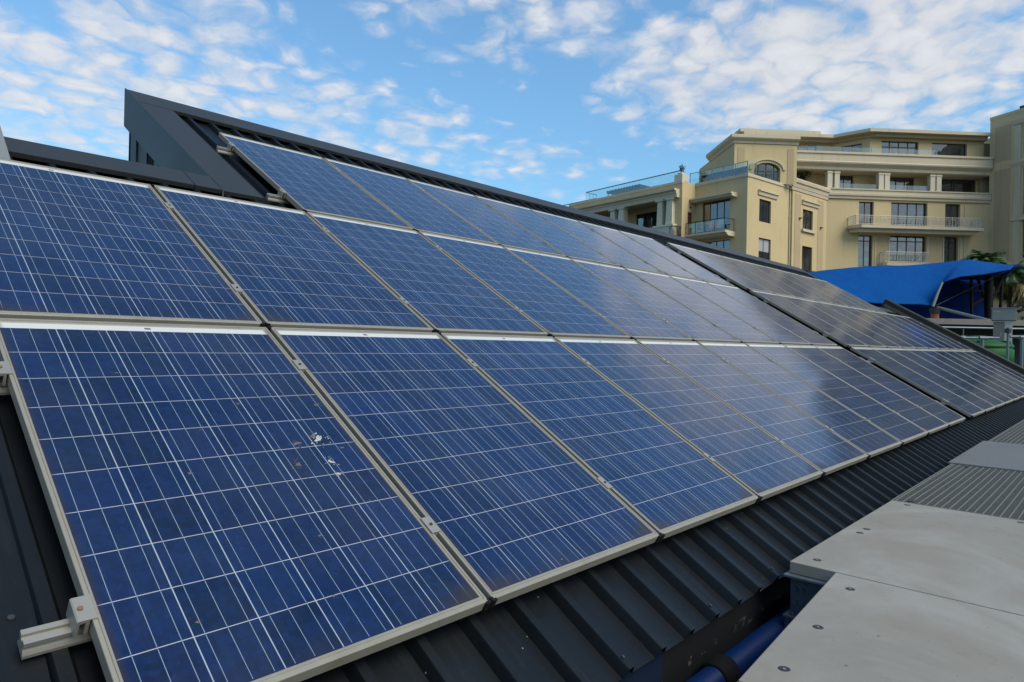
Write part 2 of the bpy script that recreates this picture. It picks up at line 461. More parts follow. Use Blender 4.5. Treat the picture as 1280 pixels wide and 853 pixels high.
SL = R(30.352)
SV = Vector((0, math.cos(SL), math.sin(SL))); SN = Vector((0, -math.sin(SL), math.cos(SL)))
def slope(u, v, off=0.0): return Vector((u, 0, 0)) + SV * v + SN * off

# ------------------------------------------------------------------ setting: ground
GZ = -4.6
mb = MB(); mb.face([(-1500, -1500, GZ), (1500, -1500, GZ), (1500, 1500, GZ), (-1500, 1500, GZ)])
tag(mb.out('ground', M['ground']), kind='structure')

# ------------------------------------------------------------------ the roof the panels stand on
RX0, RX1 = -0.085, 19.86         # ribbed sheet
U0, U1 = 1.575, 18.15            # raised upper roof
OFF_PAN, OFF_RIB = -0.122, -0.088
roof = empty('metal_roofed_shed', (0, 0, 0), label="dark slate grey shed with a ribbed metal roof carrying the solar panels", cat="building")

def rib_profile(x0, x1, pitch=0.2055, phase=0.0):
    pts = []; k = math.floor((x0 - phase) / pitch)
    pts.append((x0, OFF_PAN))
    x = phase + k * pitch
    while x < x1:
        for dx, o in ((0.128, OFF_PAN), (0.140, OFF_RIB), (0.142, OFF_RIB + .004), (0.172, OFF_RIB + .004), (0.174, OFF_RIB), (0.190, OFF_PAN)):
            if x0 < x + dx < x1: pts.append((x + dx, o))
        x += pitch
    pts.append((x1, OFF_PAN))
    return pts

def rib_sheet(x0, x1, v0, v1, t=0.004):
    b = MB()
    prof = rib_profile(x0, x1)
    n = 2
    rows = []
    for off in (0.0, -t):
        for v in (v0, v1):
            rows.append([b.bm.verts.new(slope(x, v, o + off)) for x, o in prof])
    T0, T1, B0, B1 = rows
    for i in range(len(prof) - 1):
        b.bm.faces.new((T0[i], T0[i + 1], T1[i + 1], T1[i])); b.bm.faces.new((B0[i], B1[i], B1[i + 1], B0[i + 1]))
        b.bm.faces.new((T0[i], B0[i], B0[i + 1], T0[i + 1])); b.bm.faces.new((T1[i], T1[i + 1], B1[i + 1], B1[i]))
    b.bm.faces.new((T0[0], T1[0], B1[0], B0[0])); b.bm.faces.new((T0[-1], B0[-1], B1[-1], T1[-1]))
    return b

ROOF_SHEET = rib_sheet(RX0, RX1, -0.352, 3.84).out('roof_sheet', M['slate'], roof)
rib_sheet(U0 + 0.24, U1 - 0.24, 3.84, 5.90).out('roof_sheet', M['slate'], roof)

def slope_prism(b, poly, o0, o1):
    """poly of (u, v) extruded between two offsets above the panel plane"""
    a = [b.bm.verts.new(slope(x, v, o0)) for x, v in poly]; c = [b.bm.verts.new(slope(x, v, o1)) for x, v in poly]
    n = len(poly); b.bm.faces.new(a[::-1]); b.bm.faces.new(c)
    for i in range(n): b.bm.faces.new((a[i], a[(i + 1) % n], c[(i + 1) % n], c[i]))
    return b

# flat verge strip left of the lowest panels, with its fold
b = MB(); slope_prism(b, [(-2.4, -0.36), (-0.09, -0.36), (-0.04, 1.6), (-0.04, 3.62), (-2.4, 3.62)], -0.112, -0.098); b.out('verge_flashing', M['slate'], roof)
b = MB(); slope_prism(b, [(-0.55, -0.355), (-0.535, -0.355), (-0.535, 3.6), (-0.55, 3.6)], -0.0975, -0.090); b.out('seam', M['slate'], roof)
# fastener heads near the fold and along the eave
b = MB()
for (u, v, o) in [(-0.115, 0.44, -0.098)]:
    c = slope(u, v, o); b.sweep([(0.008 * math.cos(k * 1.047), 0.008 * math.sin(k * 1.047)) for k in range(6)], c, c + SN * 0.006, (1, 0, 0), SV)
b.out('roof_screw', M['bolt_dark'], roof)
k0 = 0
for k in range(1, 60):
    if k % 3: continue
    x = k * 0.2055 + 0.157
    b = MB(); c = slope(x, -0.31, OFF_RIB + .004); b.sweep([(0.006 * math.cos(j * 1.047), 0.006 * math.sin(j * 1.047)) for j in range(6)], c, c + SN * 0.005, (1, 0, 0), SV)
    b.out('roof_screw', M['bolt_dark'], roof)

CAP = -0.058
def ridge_cap(x0, x1, v0, v1):
    b = MB()
    prof = [(v0, CAP - 0.035), (v0, CAP), (v1, CAP), (v1, CAP - 0.30), (v1 - 0.01, CAP - 0.30), (v1 - 0.01, CAP - 0.012), (v0 + 0.01, CAP - 0.012), (v0 + 0.01, CAP - 0.035)]
    # the drop at the ridge hangs plumb
    pts = []
    for v, o in prof[:3]: pts.append(SV * v + SN * o)
    top = SV * v1 + SN * CAP
    pts += [top + Vector((0, 0, -0.30)), top + Vector((0, -0.012, -0.30)), top + Vector((0, -0.012, -0.02))]
    for v, o in prof[6:]: pts.append(SV * v + SN * o)
    b.sweep([(p.y, p.z) for p in pts], (x0, 0, 0), (x1, 0, 0), (0, 1, 0), (0, 0, 1))
    return b
# lower ridge (left and right of the raised part) and upper ridge, in lengths with a hairline joint
for x0, x1 in ((-2.4, 1.378), (1.382, U0 - 0.014)): ridge_cap(x0, x1, 3.655, 3.90).out('ridge_cap', M['slate_flash'], roof, bevel=0.004)
ridge_cap(U1 + 0.02, 19.7, 3.655, 3.90).out('ridge_cap', M['slate_flash'], roof, bevel=0.004)
for x0, x1 in ((U0, 7.998), (8.002, 12.998), (13.002, U1)): ridge_cap(x0, x1, 5.655, 6.0).out('ridge_cap', M['slate_flash'], roof, bevel=0.004)
# flat verge strips of the raised roof
b = MB(); slope_prism(b, [(U0, 3.655), (U0 + .29, 3.655), (U0 + .29, 5.653), (U0, 5.653)], CAP - 0.035, CAP - 0.004); b.out('verge_flashing', M['slate_flash'], roof, bevel=0.003)
b = MB(); slope_prism(b, [(U1 - .29, 3.655), (U1, 3.655), (U1, 5.653), (U1 - .29, 5.653)], CAP - 0.035, CAP - 0.004); b.out('verge_flashing', M['slate_flash'], roof, bevel=0.003)
# plumb gable fascias
for x0, x1 in ((U0 - 0.012, U0 - 0.001), (U1 + 0.001, U1 + 0.012)):
    b = MB(); a0, a1 = SV * 3.66 + SN * CAP, SV * 6.0 + SN * CAP
    b.sweep([(a0.y, a0.z), (a1.y, a1.z + 0.004), (a1.y, a1.z - 0.335), (a0.y, a0.z - 0.335)], (x0, 0, 0), (x1, 0, 0), (0, 1, 0), (0, 0, 1)); b.out('gable_fascia', M['slate_flash'], roof)
# plumb wall below the fascia, ribbed, with two louvre slots
ylo = (SV * 3.90).y + 0.03; ytop = (SV * 6.0 + SN * CAP).y
for gx in (U0 + 0.03, U1 - 0.06):
    b = MB(); y0, y1 = ylo, ytop - 0.005
    zt = lambda y: (y - ytop) * math.tan(SL) + (SV * 6.0 + SN * CAP).z - 0.10
    b.sweep([(y0, zt(y0)), (y1, zt(y1)), (y1, GZ), (y0, GZ)], (gx, 0, 0), (gx + 0.03, 0, 0), (0, 1, 0), (0, 0, 1)); b.out('gable_wall', M['slate_flash'], roof)
    for i, yy in enumerate((4.98, 4.72, 4.46)):
        b = MB(); b.sweep([(yy, zt(yy)), (yy + .028, zt(yy + .028)), (yy + .028, 1.2), (yy, 1.2)], (gx - 0.012, 0, 0), (gx + 0.001, 0, 0), (0, 1, 0), (0, 0, 1)); b.out('wall_rib', M['slate_flash'], roof)
    for yy in (4.60, 4.30):
        b = MB(); b.sweep([(yy, zt(yy) - .10), (yy + .085, zt(yy + .085) - .10), (yy + .085, 1.3), (yy, 1.3)], (gx - 0.004, 0, 0), (gx + 0.002, 0, 0), (0, 1, 0), (0, 0, 1)); b.out('louvre_slot', M['black'], roof)
# rear walls, side walls
b = MB(); b.box(U0 + 0.03, U1 - 0.03, ytop - 0.05, ytop - 0.015, GZ, (SV * 6.0).z - 0.12); b.out('rear_wall', M['slate_flash'], roof)
yl = (SV * 3.90 + SN * CAP).y
b = MB(); b.box(-2.4, U0 + 0.03, yl - 0.05, yl - 0.014, GZ, (SV * 3.84).z - 0.12); b.out('rear_wall', M['slate_flash'], roof)
b = MB(); b.box(U1 - 0.03, 19.85, yl - 0.05, yl - 0.014, GZ, (SV * 3.84).z - 0.12); b.out('rear_wall', M['slate_flash'], roof)
b = MB(); b.box(-2.4, 19.85, -0.17, -0.12, GZ, -0.262); b.out('eave_wall', M['wall_dark'], roof)
b = MB(); b.sweep([(-0.16, -0.30), (yl - .06, (SV * 3.7).z - 0.2), (yl - .06, GZ), (-0.16, GZ)], (19.86, 0, 0), (19.90, 0, 0), (0, 1, 0), (0, 0, 1)); b.out('end_wall', M['slate_flash'], roof)
b = MB(); b.sweep([(-0.16, -0.30), (yl - .06, (SV * 3.7).z - 0.2), (yl - .06, GZ), (-0.16, GZ)], (-2.42, 0, 0), (-2.38, 0, 0), (0, 1, 0), (0, 0, 1)); b.out('end_wall', M['slate_flash'], roof)
# far verge: a raised barge flashing with a rolled top
b = MB()
b.sweep([(19.84, -0.10), (19.84, 0.125), (19.86, 0.15), (19.98, 0.15), (20.0, 0.125), (20.0, -0.30), (19.985, -0.30), (19.985, -0.10)], slope(0, -0.40, 0), slope(0, 4.12, 0), (1, 0, 0), SN)
b.out('barge_flashing', M['brown_flash'], roof, bevel=0.006)
b = MB(); b.sweep([(19.80, -0.09), (19.838, -0.09), (19.838, 0.02), (19.80, -0.05)], slope(0, -0.39, 0), slope(0, 4.05, 0), (1, 0, 0), SN); b.out('upstand', M['brown_flash'], roof)
# pale flashing sheet over the lower ridge at far left
b = MB(); slope_prism(b, [(-1.3, 3.42), (0.335, 3.42), (0.375, 4.02), (-1.3, 4.02)], -0.060, -0.028); b.out('cover_flashing', M['grey_flash'], roof, bevel=0.003)

# ------------------------------------------------------------------ solar panels
PW, PH, PU, PV = 0.992, 1.650, 1.012, 1.680

def make_panel():
    root = empty('solar_panel')
    b = MB()
    prof = [(0.0, -0.036), (0.0, -0.0015), (0.0015, 0.0), (0.0115, 0.0), (0.0125, -0.0026), (0.0150, -0.0026), (0.0165, -0.0004), (0.0235, -0.0010), (0.0255, -0.0032), (0.0255, -0.0050), (0.030, -0.0050), (0.030, -0.036)]
    rings = []
    for dd, z in prof:
        rings.append([b.bm.verts.new(c) for c in ((dd * .72, dd, z), (PW - dd * .72, dd, z), (PW - dd * .72, PH - dd, z), (dd * .72, PH - dd, z))])
    rings.append(rings[0])
    for A, B in zip(rings, rings[1:]):
        for k in range(4): b.bm.faces.new((A[k], A[(k + 1) % 4], B[(k + 1) % 4], B[k]))
    b.out('frame', M['alu'], root)
    b = MB(); b.box(0.0184, PW - 0.0184, 0.0255, PH - 0.0255, -0.0078, -0.0036); b.out('glass_sheet', M['cells'], root)
    b = MB(); b.box(0.476, 0.498, PH - 0.0475, PH - 0.0345, -0.0036, -0.0031); b.out('label_patch', M['print'], root)
    for x, y in ((0.0, 0.0), (PW, 0.0), (0.0, PH), (PW, PH)):
        b = MB(); sx = 1 if x == 0 else -1; sy = 1 if y == 0 else -1
        X0, X1 = sorted((x - sx * 0.004, x + sx * 0.013)); Y0, Y1 = sorted((y + sy * 0.002, y - sy * 0.008))
        b.box(X0, X1, Y0, Y1, -0.032, 0.0012)
        X0, X1 = sorted((x - sx * 0.008, x + sx * 0.004)); Y0, Y1 = sorted((y - sy * 0.005, y + sy * 0.010))
        b.box(X0, X1, Y0, Y1, -0.034, 0.0005)
        b.out('corner_key', M['black'], root, bevel=0.001, bseg=1)
    return root

ORD = ['first', 'second', 'third', 'fourth', 'fifth', 'sixth', 'seventh', 'eighth', 'ninth', 'tenth']
ROWS = ['bottom', 'middle', 'top']
proto = make_panel()
panels = {}
def place_panel(arr, row, col, u):
    p = proto if not panels else copy_tree(proto)
    p.location = slope(u, row * PV, 0.0) + SN * random.uniform(-0.0006, 0.0006)
    p.rotation_euler = (SL + random.uniform(-.0012, .0012), random.uniform(-.0012, .0012), 0)
    where = 'near' if arr == 0 else 'far'
    tag(p, "blue solar panel, %s from the left in the %s row of the %s array" % (ORD[col], ROWS[row], where), 'solar panel', 'solar panels of the %s array' % where)
    panels[(arr, row, col)] = p
for row in range(3):
    for i, c in enumerate(range(2 if row == 2 else 0, 9)):
        place_panel(0, row, i, c * PU)
for row in range(3):
    for c in range(8 if row == 2 else 10):
        place_panel(1, row, c, 9.56 + c * PU)
front = panels[(0, 0, 0)]
front['label'] = "nearest solar panel, bottom row, spotted with white bird droppings beside its right edge"
panels[(0, 1, 0)]['label'] = "solar panel above the dropping-spotted one, cut by the left edge of the photo"
panels[(0, 1, 1)]['label'] = "solar panel in the middle row, just below the raised grey gable"
panels[(0, 2, 0)]['label'] = "leftmost solar panel of the top row, beside the flat grey verge strip"

def blot(name, u, v, r, mat, seed, sq=1.0, rot=0.0, spl=5):
    rr = random.Random(seed); b = MB()
    def one(cx, cy, rad, n=15):
        pts = []
        ph = [rr.uniform(0, 6.28) for _ in range(3)]
        for k in range(n):
            a = k * 2 * math.pi / n
            q = rad * (0.75 + 0.22 * math.sin(2 * a + ph[0]) + 0.18 * math.sin(3 * a + ph[1]) + 0.16 * math.sin(5 * a + ph[2]) + rr.uniform(-.08, .08))
            x, y = q * math.cos(a), q * math.sin(a) * sq
            pts.append((cx + x * math.cos(rot) - y * math.sin(rot), cy + x * math.sin(rot) + y * math.cos(rot)))
        b.prism(pts, -0.0037, -0.0026 + rr.uniform(-.0003, .0003))
    one(u, v, r)
    for _ in range(spl * 3):
        a = rr.uniform(0, 6.28); dd = r * rr.uniform(0.7, 2.3)
        one(u + dd * math.cos(a), v + dd * math.sin(a), r * rr.uniform(0.05, 0.26), 9)
    o = b.out('bird_dropping', mat, front)
    return o
blot('bird_dropping', 0.842, 0.845, 0.020, M['dropping'], 1, 0.8, 0.6, 9)
blot('bird_dropping', 0.828, 0.862, 0.014, M['dropping_brown'], 2, 0.7, 0.3, 5)
blot('bird_dropping', 0.752, 0.832, 0.017, M['dropping_brown'], 3, 0.7, 0.2, 6)
blot('bird_dropping', 0.826, 0.715, 0.013, M['dropping'], 4, 0.7, -0.7, 3)
blot('bird_dropping', 0.820, 0.650, 0.010, M['dropping'], 5, 0.7, 0.1, 4)
blot('bird_dropping', 0.705, 0.722, 0.015, M['dropping_brown'], 6, 0.6, 0.2, 7)
blot('bird_dropping', 0.940, 1.050, 0.013, M['dropping_brown'], 7, 0.7, 0.3, 3)
blot('bird_dropping', 0.908, 0.782, 0.009, M['dropping_brown'], 8, 0.8, 0.0, 2)
blot('bird_dropping', 0.640, 1.085, 0.007, M['dropping_brown'], 9, 0.8, 0.0, 2)
blot('bird_dropping', 0.360, 0.745, 0.010, M['dropping_brown'], 10, 0.6, 0.2, 2)

def run_mark(u, v0, v1, wd, seed):
    rr = random.Random(seed); b = MB(); n = 10; L = []; Rr = []
    x = u
    for k in range(n + 1):
        f = k / n; x += rr.uniform(-.003, .003); hw = wd * (1 - .75 * f) * rr.uniform(.6, 1.2)
        L.append((x - hw, v0 + (v1 - v0) * f)); Rr.append((x + hw, v0 + (v1 - v0) * f))
    b.prism(L + Rr[::-1], -0.0037, -0.0031); return b.out('bird_dropping', M['run'], front)
M['run'] = mat_simple("washed_dropping_stain", (0.018, 0.030, 0.058), 0.3, 0.0, 0.5, 40.0)
run_mark(0.838, 0.835, 0.735, .0035, 1); run_mark(0.752, 0.825, 0.700, .004, 2); run_mark(0.822, 0.645, 0.540, .0035, 3); run_mark(0.708, 0.715, 0.640, .003, 4)
for i, (pu, pv, rad) in enumerate(((0.30, 1.30, .006), (0.62, 0.40, .007), (0.20, 0.22, .006), (0.55, 0.18, .005), (0.86, 0.50, .004), (0.46, 0.95, .004))):
    blot('bird_dropping', pu, pv, rad, M['dropping_brown'], 40 + i, .7, .4, 3)

# ------------------------------------------------------------------ mounting rails with their clamps
def end_clamp(x, v, side, rail):
    """side -1: left end of an array, +1: right end"""
    b = MB()
    s = -1 if side < 0 else 1
    q = [(0.010, 0.001), (0.010, 0.0045), (-0.027, 0.0045), (-0.030, 0.002), (-0.030, -0.046), (-0.024, -0.046), (-0.024, -0.006), (-0.012, -0.003), (-0.012, -0.040), (-0.004, -0.040), (-0.004, 0.001)]
    q = [(x - s * a, z) for a, z in q]
    b.sweep(q, (0, v - 0.035, 0), (0, v + 0.035, 0), (1, 0, 0), (0, 0, 1))
    c = b.out('end_clamp', M['alu_clean'], rail)
    b = MB(); b.disc((x + s * 0.017, v), 0.0062, 0.0045, 8, 0.004); b.out('bolt', M['bolt'], c)

def mid_clamp(x, v, rail):
    b = MB()
    q = [(-0.009, 0.001), (-0.009, 0.0042), (0.029, 0.0042), (0.029, 0.001), (0.0195, 0.001), (0.0195, -0.032), (0.0005, -0.032), (0.0005, 0.001)]
    b.sweep([(x + a, z) for a, z in q], (0, v - 0.036, 0), (0, v + 0.036, 0), (1, 0, 0), (0, 0, 1))
    c = b.out('mid_clamp', M['alu_clean'], rail)
    b = MB(); b.disc((x + 0.010, v), 0.0058, 0.0042, 8, 0.004); b.out('bolt', M['bolt_dark'], c)

def make_rail(x0, x1, v, cols, u0, label):
    root = empty('mounting_rail', (0, 0, 0), (SL, 0, 0), label=label, cat='rail', group='panel mounting rails')
    b = MB(); h = 0.020
    prof = [(-h, -0.041), (-0.006, -0.041), (-0.006, -0.050), (0.006, -0.050), (0.006, -0.041), (h, -0.041), (h, -0.052), (0.014, -0.056), (0.014, -0.066), (0.024, -0.076), (0.024, -0.083), (-0.024, -0.083), (-0.024, -0.074), (-h, -0.066), (-h + 0.004, -0.060), (-h, -0.054)]
    b.sweep([(v + a, z) for a, z in prof], (x0, 0, 0), (x1, 0, 0), (0, 1, 0), (0, 0, 1)); b.out('extrusion', M['alu_clean'], root)
    end_clamp(u0, v, -1, root)
    for c in range(1, cols): mid_clamp(u0 + c * PU - 0.020, v, root)
    end_clamp(u0 + (cols - 1) * PU + PW, v, 1, root)
    return root
for arr in (0, 1):
    for row in range(3):
        for h, vv in enumerate((0.335, 1.330)):
            if arr == 0: u0, cols = (2 * PU, 7) if row == 2 else (0.0, 9)
            else: u0, cols = 9.56, (8 if row == 2 else 10)
            x0 = u0 - (0.118 if arr == 0 else 0.05); x1 = u0 + cols * PU + 0.05
            if arr == 0 and row == 0 and h == 1: x1 = 9.49
            make_rail(x0, x1, row * PV + vv, cols, u0, "aluminium rail with clamps under the %s part of the %s panel row, %s array" % (('lower', 'upper')[h], ROWS[row], ('near', 'far')[arr]))

# ------------------------------------------------------------------ walkway beside the roof
BZ = -0.170
def edge_y(x): return -0.507 + (x - 2.609) * 0.083
def board(name, poly, label, screws, th=0.052):
    b = MB(); b.prism(poly, BZ - th, BZ); o = b.out(name, M['board'], None, bevel=0.003)
    tag(o, label, 'board', 'grey cement boards of the walkway')
    for (x, y) in screws:
        b = MB(); b.lathe([(0.0005, BZ - 0.0006), (0.010, BZ - 0.0006), (0.0125, BZ + 0.0008), (0.0165, BZ + 0.0015), (0.0180, BZ + 0.0004)][::-1], 20, (x, y)); s_ = b.out('screw', M['bolt_dark'], o)
        b = MB(); b.disc((x, y), 0.0048, BZ - 0.0003, 6, 0.0020); b.out('screw_head', M['alu'], s_)
    return o
board('walkway_board', [(1.400, edge_y(1.4)), (2.599, edge_y(2.599)), (2.599, -3.6), (1.400, -3.6)], "grey cement board with a row of screws along its slanted edge", [(2.428, -0.615), (1.95, -0.648), (1.562, -0.678), (2.5, -1.6), (1.5, -1.6)])
board('walkway_board', [(-2.6, edge_y(-2.6)), (1.392, edge_y(1.392)), (1.392, -3.6), (-2.6, -3.6)], "grey cement board at the very bottom edge of the photo", [(1.28, -0.70), (0.6, -0.75)])
board('walkway_board', [(2.609, -0.311), (4.345, -0.315), (4.345, -3.6), (2.609, -3.6)], "stained grey cement board between the metal grating and the slanted-edge board", [(3.462, -0.403), (3.356, -0.398), (2.717, -0.394), (4.27, -0.42), (4.28, -0.983), (2.72, -1.5)])

def grating(x0, x1, y0, y1, label):
    root = empty('floor_grating', ((x0 + x1) / 2, (y0 + y1) / 2, BZ), label=label, cat='grating', group='metal gratings in the walkway')
    X0, X1, Y0, Y1 = x0 - root.location.x, x1 - root.location.x, y0 - root.location.y, y1 - root.location.y
    b = MB(); y = Y1 - 0.02
    while y > Y0:
        b.box(X0 + .004, X1 - .004, y - 0.0032, y + 0.0032, -0.032, -0.0005); y -= 0.042
    b.out('bearing_bars', M['grate'], root)
    b = MB(); x = X0 + 0.012
    while x < X1 - .01:
        b.box(x - 0.0032, x + 0.0032, Y0, Y1 - .006, -0.018, -0.0035); x += 0.0125
    b.out('cross_rods', M['grate_mesh'], root)
    b = MB()
    b.box(X0, X1, Y1 - .006, Y1, -.034, 0); b.box(X0, X1, Y0 - .006, Y0, -.034, 0); b.box(X0, X0 + .005, Y0, Y1 - .006, -.034, -.0002); b.box(X1 - .005, X1, Y0, Y1 - .006, -.034, -.0002)
    b.out('edge_frame', M['grate'], root)
    b = MB(); b.box(X0, X1, Y0, Y1 - .002, -.040, -.035); b.out('backing_tray', M['conc_dark'], root)
    for (cx, cy) in ((X0 + 0.06, Y1 - 0.10), (X0 + 0.06, Y1 - 0.70), (X1 - .08, Y1 - .12)):
        b = MB(); b.box(cx - .03, cx + .03, cy - .012, cy + .012, -0.0004, 0.004); b.out('saddle_clip', M['bolt_dark'], root)
    return root
grating(4.352, 6.335, -2.8, -0.312, "metal floor grating between the stained cement board and the smooth steel plate")
grating(8.32, 16.5, -2.8, -0.305, "far metal floor grating beyond the smooth steel plate")
b = MB(); b.prism([(6.342, -0.285), (8.31, -0.275), (8.31, -2.8), (6.342, -2.8)], BZ - .008, BZ + 0.008)
tag(b.out('steel_plate', M['plate'], None, bevel=0.002), "smooth blue grey steel plate lying between two floor gratings", 'plate')

beam = empty('walkway_beam', (2.64, -1.9, -0.4), label="blue grey bolted steel beam carrying the end of the walkway boards", cat='beam')
def wb(x0, x1, y0, y1, z0, z1): return MB().box(x0 - 2.64, x1 - 2.64, y0 + 1.9, y1 + 1.9, z0 + .4, z1 + .4)
wb(2.575, 2.72, -3.5, -0.295, -0.2345, -0.2235).out('top_flange', M['steel_blue'], beam, bevel=.002)
wb(2.622, 2.634, -3.5, -0.312, -0.402, -0.2350).out('web', M['steel_blue'], beam)
wb(2.575, 2.72, -3.5, -0.295, -0.414, -0.4025).out('bottom_flange', M['steel_blue'], beam, bevel=.002)
wb(2.585, 2.70, -3.5, -0.30, -0.62, -0.415).out('bearer', M['steel_blue'], beam, bevel=.004)
for y in (-0.335, -0.365):
    for z in (-0.29, -0.35):
        b = MB(); b.sweep([(0.010 * math.cos(k * 1.047), 0.010 * math.sin(k * 1.047)) for k in range(6)], (2.610 - 2.64, y + 1.9, z + .4), (2.6215 - 2.64, y + 1.9, z + .4), (0, 1, 0), (0, 0, 1)); b.out('bolt', M['steel_blue'], beam)
b = MB(); b.sweep([(0.009 * math.cos(k * 1.047), 0.009 * math.sin(k * 1.047)) for k in range(6)], (2.598 - 2.64, -0.33 + 1.9, -.4020 + .4), (2.598 - 2.64, -0.33 + 1.9, -.393 + .4), (1, 0, 0), (0, 1, 0)); b.out('bolt', M['steel_blue'], beam)

# long bearers under the boards, and an added dark slab keeping the void unlit
bear = empty('walkway_bearer', (6, -1.5, -0.3), label="dark steel bearer running under the walkway, mostly in shadow", cat='beam')
for y in (-0.75, -2.4):
    MB().box(-8.5, 10.4, y + 1.5 - .03, y + 1.5 + .03, -0.12, 0.07).out('joist', M['steel_blue'], bear)
b = MB(); b.box(-3.0, 19.8, -4.2, -0.175, -1.15, -1.0); tag(b.out('shade_deck', M['conc_dark']), kind='structure')
b = MB(); b.box(-3.0, 19.8, -4.2, -4.1, -4.6, -1.16); b.box(-3.0, 19.8, -0.3, -0.2, -4.6, -1.16); tag(b.out('deck_wall', M['conc_dark']), "dark concrete wall carrying the added dark deck below the walkway", 'wall')

pipe = empty('blue_pipe', (2.3, -0.258, -0.5), label="blue plastic pipe with black couplings running below the eave", cat='pipe')
MB().tube([(-4.5, 0, 0), (9.0, 0, 0)], 0.053, 20).out('pipe_run', M['pipe_blue'], pipe, smooth=False)
for x in (-0.27, 3.6):
    b = MB(); b.tube([(x - .055, 0, 0), (x - .05, 0, 0), (x + .05, 0, 0), (x + .055, 0, 0)], [0.058, 0.066, 0.066, 0.058], 20); c = b.out('coupling', M['black'], pipe)
for ch in pipe.children:
    for p_ in ch.data.polygons: p_.use_smooth = len(p_.vertices) == 4

# ------------------------------------------------------------------ facade helpers
class Frame:
    """facade frame in its building's own coordinates: s along the wall, o outwards, z up"""
    def __init__(s, ox, oy, heading):
        h = R(heading); s.o = Vector((ox, oy, 0)); s.m = Vector((math.cos(h), math.sin(h), 0)); s.n = Vector((math.sin(h), -math.cos(h), 0))
    def p(s, a, o, z): return s.o + s.m * a + s.n * o + Vector((0, 0, z))
    def box(s, b, a0, a1, o0, o1, z0, z1):
        v = [b.bm.verts.new(s.p(*c)) for c in ((a0, o0, z0), (a1, o0, z0), (a1, o1, z0), (a0, o1, z0), (a0, o0, z1), (a1, o0, z1), (a1, o1, z1), (a0, o1, z1))]
        for f in ((0, 3, 2, 1), (4, 5, 6, 7), (0, 1, 5, 4), (1, 2, 6, 5), (2, 3, 7, 6), (3, 0, 4, 7)): b.bm.faces.new([v[i] for i in f])
        return b
    def prof(s, b, a0, a1, pts):
        """profile of (o, z) swept along the wall"""
        A = [b.bm.verts.new(s.p(a0, o, z)) for o, z in pts]; B = [b.bm.verts.new(s.p(a1, o, z)) for o, z in pts]
        n = len(pts); b.bm.faces.new(A[::-1]); b.bm.faces.new(B)
        for i in range(n): b.bm.faces.new((A[i], A[(i + 1) % n], B[(i + 1) % n], B[i]))
        return b
    def poly(s, b, pts, z0, z1):
        A = [b.bm.verts.new(s.p(a, o, z0)) for a, o in pts]; B = [b.bm.verts.new(s.p(a, o, z1)) for a, o in pts]
        n = len(pts); b.bm.faces.new(A[::-1]); b.bm.faces.new(B)
        for i in range(n): b.bm.faces.new((A[i], A[(i + 1) % n], B[(i + 1) % n], B[i]))
        return b

def wall(fr, a0, a1, z0, z1, holes, o=0.0, depth=0.28):
    """wall face with real openings and their reveals; holes = (a0, a1, z0, z1)"""
    b = MB()
    xs = sorted({a0, a1, *[h[0] for h in holes], *[h[1] for h in holes]}); zs = sorted({z0, z1, *[h[2] for h in holes], *[h[3] for h in holes]})
    for i in range(len(xs) - 1):
        for j in range(len(zs) - 1):
            cx, cz = (xs[i] + xs[i + 1]) / 2, (zs[j] + zs[j + 1]) / 2
            if any(h[0] < cx < h[1] and h[2] < cz < h[3] for h in holes): continue
            b.face([fr.p(xs[i], o, zs[j]), fr.p(xs[i + 1], o, zs[j]), fr.p(xs[i + 1], o, zs[j + 1]), fr.p(xs[i], o, zs[j + 1])])
    for x0, x1, y0, y1 in holes:
        for q in (((x0, y0), (x1, y0)), ((x1, y0), (x1, y1)), ((x1, y1), (x0, y1)), ((x0, y1), (x0, y0))):
            (p0, q0), (p1, q1) = q
            b.face([fr.p(p0, o, q0), fr.p(p1, o, q1), fr.p(p1, o - depth, q1), fr.p(p0, o - depth, q0)])
    bmesh.ops.remove_doubles(b.bm, verts=b.bm.verts, dist=0.0005)
    return b

def window(fr, parent, a0, a1, z0, z1, o=-0.20, cols=2, transom=None, sill=False, lintel=None, name='window', blind=0.0, t=0.055):
    b = MB()
    fr.box(b, a0, a1, o, o + .07, z0, z0 + t); fr.box(b, a0, a1, o, o + .07, z1 - t, z1)
    fr.box(b, a0, a0 + t, o, o + .07, z0 + t, z1 - t); fr.box(b, a1 - t, a1, o, o + .07, z0 + t, z1 - t)
    for k in range(1, cols):
        x = a0 + (a1 - a0) * k / cols; fr.box(b, x - t / 2, x + t / 2, o, o + .064, z0 + t, z1 - t)
    if transom:
        for zt_ in (transom if isinstance(transom, (list, tuple)) else [transom]): fr.box(b, a0 + t, a1 - t, o, o + .06, zt_ - t / 2, zt_ + t / 2)
    w_ = b.out(name, M['frame_dark'], parent)
    b = MB(); fr.box(b, a0 + t * .5, a1 - t * .5, o + .012, o + .028, z0 + t * .5, z1 - t * .5); b.out('pane', M['pane'], w_)
    if blind:
        b = MB(); fr.box(b, a0 + t, a1 - t, o + .0285, o + .034, z1 - t - (z1 - z0) * blind, z1 - t); b.out('blind', M['blind'], w_)
    if sill:
        b = MB(); fr.box(b, a0 - .25, a1 + .30, -0.02, 0.20, z0 - .30, z0 - .06); b.out('sill', M['cream_trim'], w_)
    if lintel:
        b = MB(); fr.prof(b, lintel[0], lintel[1], [(-.01, lintel[2]), (.10, lintel[2]), (.14, lintel[3] - .16), (.24, lintel[3] - .12), (.24, lintel[3]), (-.01, lintel[3])]); b.out('lintel', M['cream_trim'], w_)
    return w_

